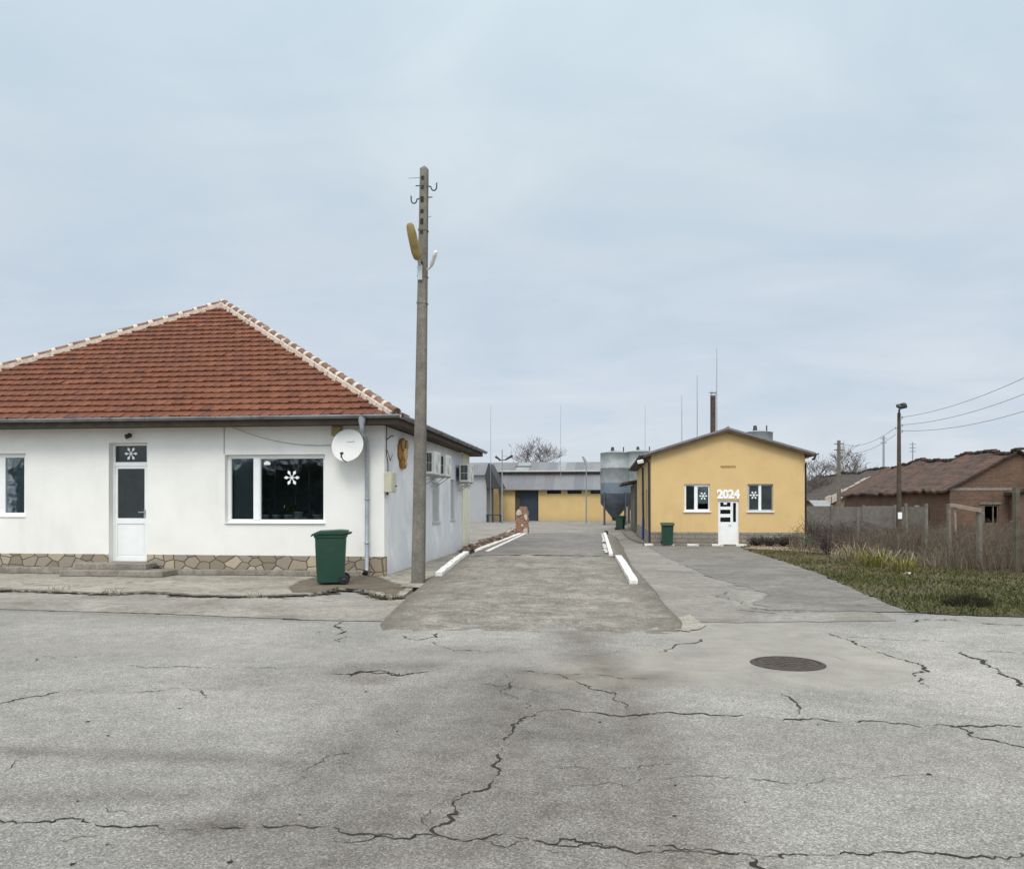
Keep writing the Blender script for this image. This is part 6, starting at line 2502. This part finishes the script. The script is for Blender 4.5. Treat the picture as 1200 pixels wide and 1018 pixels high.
# ------------------------------------------------------------------ vegetation
wd = MB()
rw = random.Random(77)


def stem(mb, x, y, z, h, tint, lean=.25, w0=.010, twigs=2):
    a = rw.uniform(0, 6.283)
    lx_, ly_ = rw.gauss(0, lean) * h, rw.gauss(0, lean) * h
    sx, sy = math.cos(a) * w0, math.sin(a) * w0
    m = (x + lx_ * .4, y + ly_ * .4, z + h * .6)
    tp = (x + lx_, y + ly_, z + h)
    mb.add([(x - sx, y - sy, z), (x + sx, y + sy, z), (m[0] + sx * .7, m[1] + sy * .7, m[2]), (m[0] - sx * .7, m[1] - sy * .7, m[2]), tp], [(0, 1, 2, 3), (3, 2, 4)], tint=tint)
    for _ in range(twigs):
        t = rw.uniform(.35, .95)
        bx_, by_, bz2 = x + lx_ * t * t, y + ly_ * t * t, z + h * t
        L = h * rw.uniform(.12, .32)
        g2 = rw.uniform(0, 6.283)
        ex, ey, ez = bx_ + math.cos(g2) * L * .7, by_ + math.sin(g2) * L * .7, bz2 + L * .7
        mb.add([(bx_, by_, bz2 - w0), (bx_, by_, bz2 + w0), (ex, ey, ez)], [(0, 1, 2)], tint=tint)


n_ = 0
while n_ < 8500:
    f = 19.5 + 27 * rw.random() ** 1.25
    px_p = rw.uniform(925, 1290)
    p = PF(px_p, 600, f)
    # the field begins behind a front that comes closer to the right
    fr_ = np.interp(px_p, [925, 960, 1020, 1060, 1120, 1290], [33.5, 32, 27.5, 23.5, 21.3, 19.0])
    if f < fr_ + rw.gauss(0, .4):
        continue
    if p.x < X1 + .25 and p.y > 38.5:
        continue
    dens = .35 + .65 * vnoise(p.x + 40, p.y, .35)
    if rw.random() > dens:
        continue
    n_ += 1
    hh = rw.uniform(.45, 1.0) * (.75 + .5 * vnoise(p.x, p.y + 9, .5)) * (1.12 if px_p > 1050 else .95)
    if f - fr_ < 1.2:
        hh *= rw.uniform(.35, .85)
    stem(wd, p.x, p.y, gz(p.y) - .02, hh, min(1, max(0, .15 + .55 * vnoise(p.x, p.y, .4) + rw.gauss(0, .2))), .22, .005 + f * .00022, 3)
o = wd.build('dry_weeds', M['weeds'], fix=False)
tag(o, 'tall brown dry weeds filling the field before the brick shed', 'weeds', kind='stuff')


def tuft(px_p, py_p, z, h, n, green, label, r=.45):
    g0 = G(px_p, py_p, z)
    g_ = Vector((g0.x, g0.y, gz(g0.y)))
    t = thing('grass_tuft', label, 'ornamental grass', g_, 'tufts of ornamental grass')
    for nm, cnt_, m, hh, sp in (('dry_blades', int(n * (1 - green)), M['reed'], h * 1.1, 1.0), ('green_blades', int(n * green), M['reedgreen'], h * .85, .75)):
        w = MB()
        for _ in range(cnt_):
            a = rw.uniform(0, 6.283)
            q = r * .62 * math.sqrt(rw.random())
            x, y = g_.x + math.cos(a) * q, g_.y + math.sin(a) * q
            L = hh * rw.uniform(.5, 1.1)
            o_ = rw.uniform(.1, 1.5) * sp
            a += rw.gauss(0, .5)
            dx, dy = math.cos(a), math.sin(a)
            wv = rw.uniform(.006, .013)
            pts = [(x, y, g_.z), (x + dx * L * .22 * o_, y + dy * L * .22 * o_, g_.z + L * .55), (x + dx * L * .55 * o_, y + dy * L * .55 * o_, g_.z + L * .85), (x + dx * L * .9 * o_, y + dy * L * .9 * o_, g_.z + L * (.95 - .45 * o_))]
            vs = []
            for i_, pt in enumerate(pts):
                k_ = [1, 1, .7, .1][i_] * wv
                vs += [(pt[0] - dy * k_, pt[1] + dx * k_, pt[2]), (pt[0] + dy * k_, pt[1] - dx * k_, pt[2])]
            w.add(vs, [(0, 1, 3, 2), (2, 3, 5, 4), (4, 5, 7, 6)], tint=rw.random())
        w.build(nm, m, t, fix=False)


tuft(1001, 655, -.2, .62, 130, .35, 'tallest dry ornamental grass tuft, farthest from the fence posts', .6)
tuft(1026, 665, -.2, .58, 170, .75, 'greenest ornamental grass tuft in the middle of the three', .5)
tuft(1041, 662, -.2, .50, 90, .04, 'pale straw coloured dry tuft behind the green one', .6)
tuft(1058, 672, -.2, .54, 130, .75, 'ornamental grass tuft nearest the wire fence', .5)
tuft(983, 652, -.22, .36, 60, .02, 'low brown dry grass tuft next to the flowerbed', .7)


def shrub(px_p, py_p, h, wdt, n, label, cat='shrub', m='darkshrub', grp=None, name='shrub', fz=None):
    g0 = G(px_p, py_p, -.2)
    g0 = G(px_p, py_p, gz(g0.y))
    t = thing(name, label, cat, g0, grp)
    w, lf_ = MB(), MB()
    for _ in range(max(5, n // 18)):
        a = rw.uniform(0, 6.283)
        o_ = rw.uniform(.2, 1.0)
        tp = g0 + Vector((math.cos(a) * wdt * o_, math.sin(a) * wdt * o_ * .7, h * rw.uniform(.55, 1.05)))
        mid = g0.lerp(tp, .5) + Vector((rw.gauss(0, .04), rw.gauss(0, .04), h * .1))
        w.tube([g0 + Vector((math.cos(a) * .05, math.sin(a) * .05, 0)), mid, tp], [.012, .009, .004], 4, False)
        for _ in range(18):
            c = g0.lerp(mid, .4).lerp(tp, rw.random()) + Vector((rw.gauss(0, wdt * .16), rw.gauss(0, wdt * .16), rw.gauss(0, h * .12)))
            s = rw.uniform(.02, .05)
            d1 = Vector((rw.gauss(0, 1), rw.gauss(0, 1), rw.gauss(0, 1))).normalized() * s
            d2 = d1.orthogonal().normalized() * s * .55
            lf_.add([c - d1, c + d2, c + d1, c - d2], [(0, 1, 2, 3)], tint=rw.random())
    w.build('stems', M['darkshrub'], t, fix=False)
    lf_.build('leaves', M[m], t, fix=False)


gsr = 'dark winter shrubs'
shrub(886, 639.5, .45, .62, 700, 'low dark shrub in the flowerbed nearest the white door', grp=gsr)
shrub(902, 640, .42, .65, 700, 'low dark shrub in the flowerbed under the dark window', grp=gsr)
shrub(918, 640, .5, .65, 700, 'low dark shrub in the flowerbed towards the house corner', grp=gsr)
shrub(931, 640, .5, .5, 500, 'dark shrub at the end of the flowerbed by the yellow corner', grp=gsr)
shrub(943, 643, .6, .35, 160, 'small leafy shrub just off the yellow house corner', grp=gsr, m='leaf')
shrub(969, 650, 1.15, .75, 420, 'dark bushy shrub on a short stem beyond the white bundle', grp=gsr)
shrub(953, 641, 1.5, 1.0, 520, 'tall dark bare shrub against the fence by the yellow house', grp=gsr)
shrub(988, 643, 1.2, .8, 380, 'dark shrub at the start of the dry weeds', grp=gsr)
g0 = GG(1134, 711)
w = MB()
for _ in range(700):
    a, q = rw.uniform(0, 6.283), .36 * math.sqrt(rw.random())
    stem(w, g0.x + math.cos(a) * q, g0.y + math.sin(a) * q * .7, g0.z + .01, rw.uniform(.06, .26) * (1.15 - q * 1.6), rw.random(), .5, .008, 2)
tag(w.build('weed_clump', blades('dark weed blades', [(.022, .022, .012), (.04, .038, .02), (.062, .05, .03)]), None, origin=g0, fix=False), 'low dark weed clump on the green verge near the road', 'weed')
# pale bed of soil before the shrubs
bed = [tuple(GG(x, y)[:2]) for x, y in [(872, 643), (905, 645), (960, 648), (1000, 652), (990, 643), (945, 640), (880, 640)]]
struct(sheet('flowerbed', ragged(bed + [bed[0]], .25, .06, random.Random(3))[:-1], .03, plain('pale bed soil', (.27, .20, .145), .95, var=.25, scale=3, bs=.4, bscale=15)))
# stray pale things on the ground


def stone(px_p, py_p, z, s, label, cat, m, name, sq=.6, seed=1):
    g0 = G(px_p, py_p, z)
    g0.z = gz(g0.y)
    rr = random.Random(seed)
    b = bmesh.new()
    bmesh.ops.create_icosphere(b, subdivisions=2, radius=1.0)
    for v in b.verts:
        k = 1 + rr.gauss(0, .12)
        v.co = Vector((v.co.x * s * k, v.co.y * s * k * .8, max(-.1 * s, v.co.z * s * sq * k) + .1 * s))
    me = bpy.data.meshes.new(name)
    b.to_mesh(me)
    b.free()
    me.materials.append(m)
    o = bpy.data.objects.new(name, me)
    COL.objects.link(o)
    o.location = g0 + Vector((0, 0, .01))
    tag(o, label, cat)


stone(955, 638, -.4, .30, 'white cloth bundle lying among the shrubs past the yellow corner', 'bundle', M['decal'], 'bundle', .5, 3)
stone(1151, 709, 0, .075, 'pale stone beside the dark weed clump on the verge', 'stone', M['plaster'], 'stone', .8, 5)
stone(1064, 673, -.15, .10, 'flat pale stone at the foot of the grass tuft nearest the fence', 'stone', M['plaster'], 'stone', .4, 8)
# weeds in the pavement's edge
for px_p, py_p, n in ((452, 700, 90), (130, 694, 26), (70, 691, 14), (300, 697, 16)):
    g0 = G(px_p, py_p, .02)
    w = MB()
    for _ in range(n):
        x, y = g0.x + rw.gauss(0, .14), g0.y + rw.gauss(0, .05)
        stem(w, x, y, .0, rw.uniform(.03, .12), rw.random() * .4, .5, .006, 0)
    tag(w.build('weed_patch', M['grass'], None, origin=g0, fix=False), {452: 'mossy weeds in the broken pavement corner by the concrete pole', 130: 'thin weeds in the pavement crack before the door steps', 70: 'few weed blades in the pavement crack short of the steps', 300: 'few weed blades in the pavement crack under the wide window'}[px_p], 'weeds', kind='stuff')

# a dark belt of evergreens across the road behind the camera: what the window panes mirror
tb_ = MB()
rw2 = random.Random(99)
for _ in range(15000):
    x = rw2.uniform(-60, 45)
    top = 3.2 + 4.4 * vnoise(x + 300, 3.3, .16) + 1.6 * vnoise(x + 90, 1.3, .7)
    z = rw2.uniform(0, 1) ** .8 * top
    y = -42 + rw2.gauss(0, 1.2)
    s = rw2.uniform(.18, .42)
    d1 = Vector((rw2.gauss(0, 1), rw2.gauss(0, 1), rw2.gauss(0, 1))).normalized() * s
    d2 = d1.orthogonal().normalized() * s * .6
    c = Vector((x, y, z))
    tb_.add([c - d1, c + d2, c + d1, c - d2], [(0, 1, 2, 3)], tint=rw2.random())
for i in range(150):
    x0_, x1_ = -60 + i * .7, -60 + (i + 1) * .7
    t0_, t1_ = [2.4 + 4.0 * vnoise(q + 300, 3.3, .16) + 1.6 * vnoise(q + 90, 1.3, .7) for q in (x0_, x1_)]
    tb_.add([(x0_, -41.6, -.2), (x1_, -41.6, -.2), (x1_, -42.2, t1_), (x0_, -42.2, t0_), (x0_, -43.2, -.2), (x1_, -43.2, -.2)], [(0, 1, 2, 3), (3, 2, 5, 4)], tint=.3)
o = tb_.build('far_wood', plain('evergreen foliage', (.022, .034, .018), .9, var=.4, scale=.6), None, fix=False)
tag(o, 'dark belt of trees mirrored in the window panes of the white house', 'wood', kind='stuff')
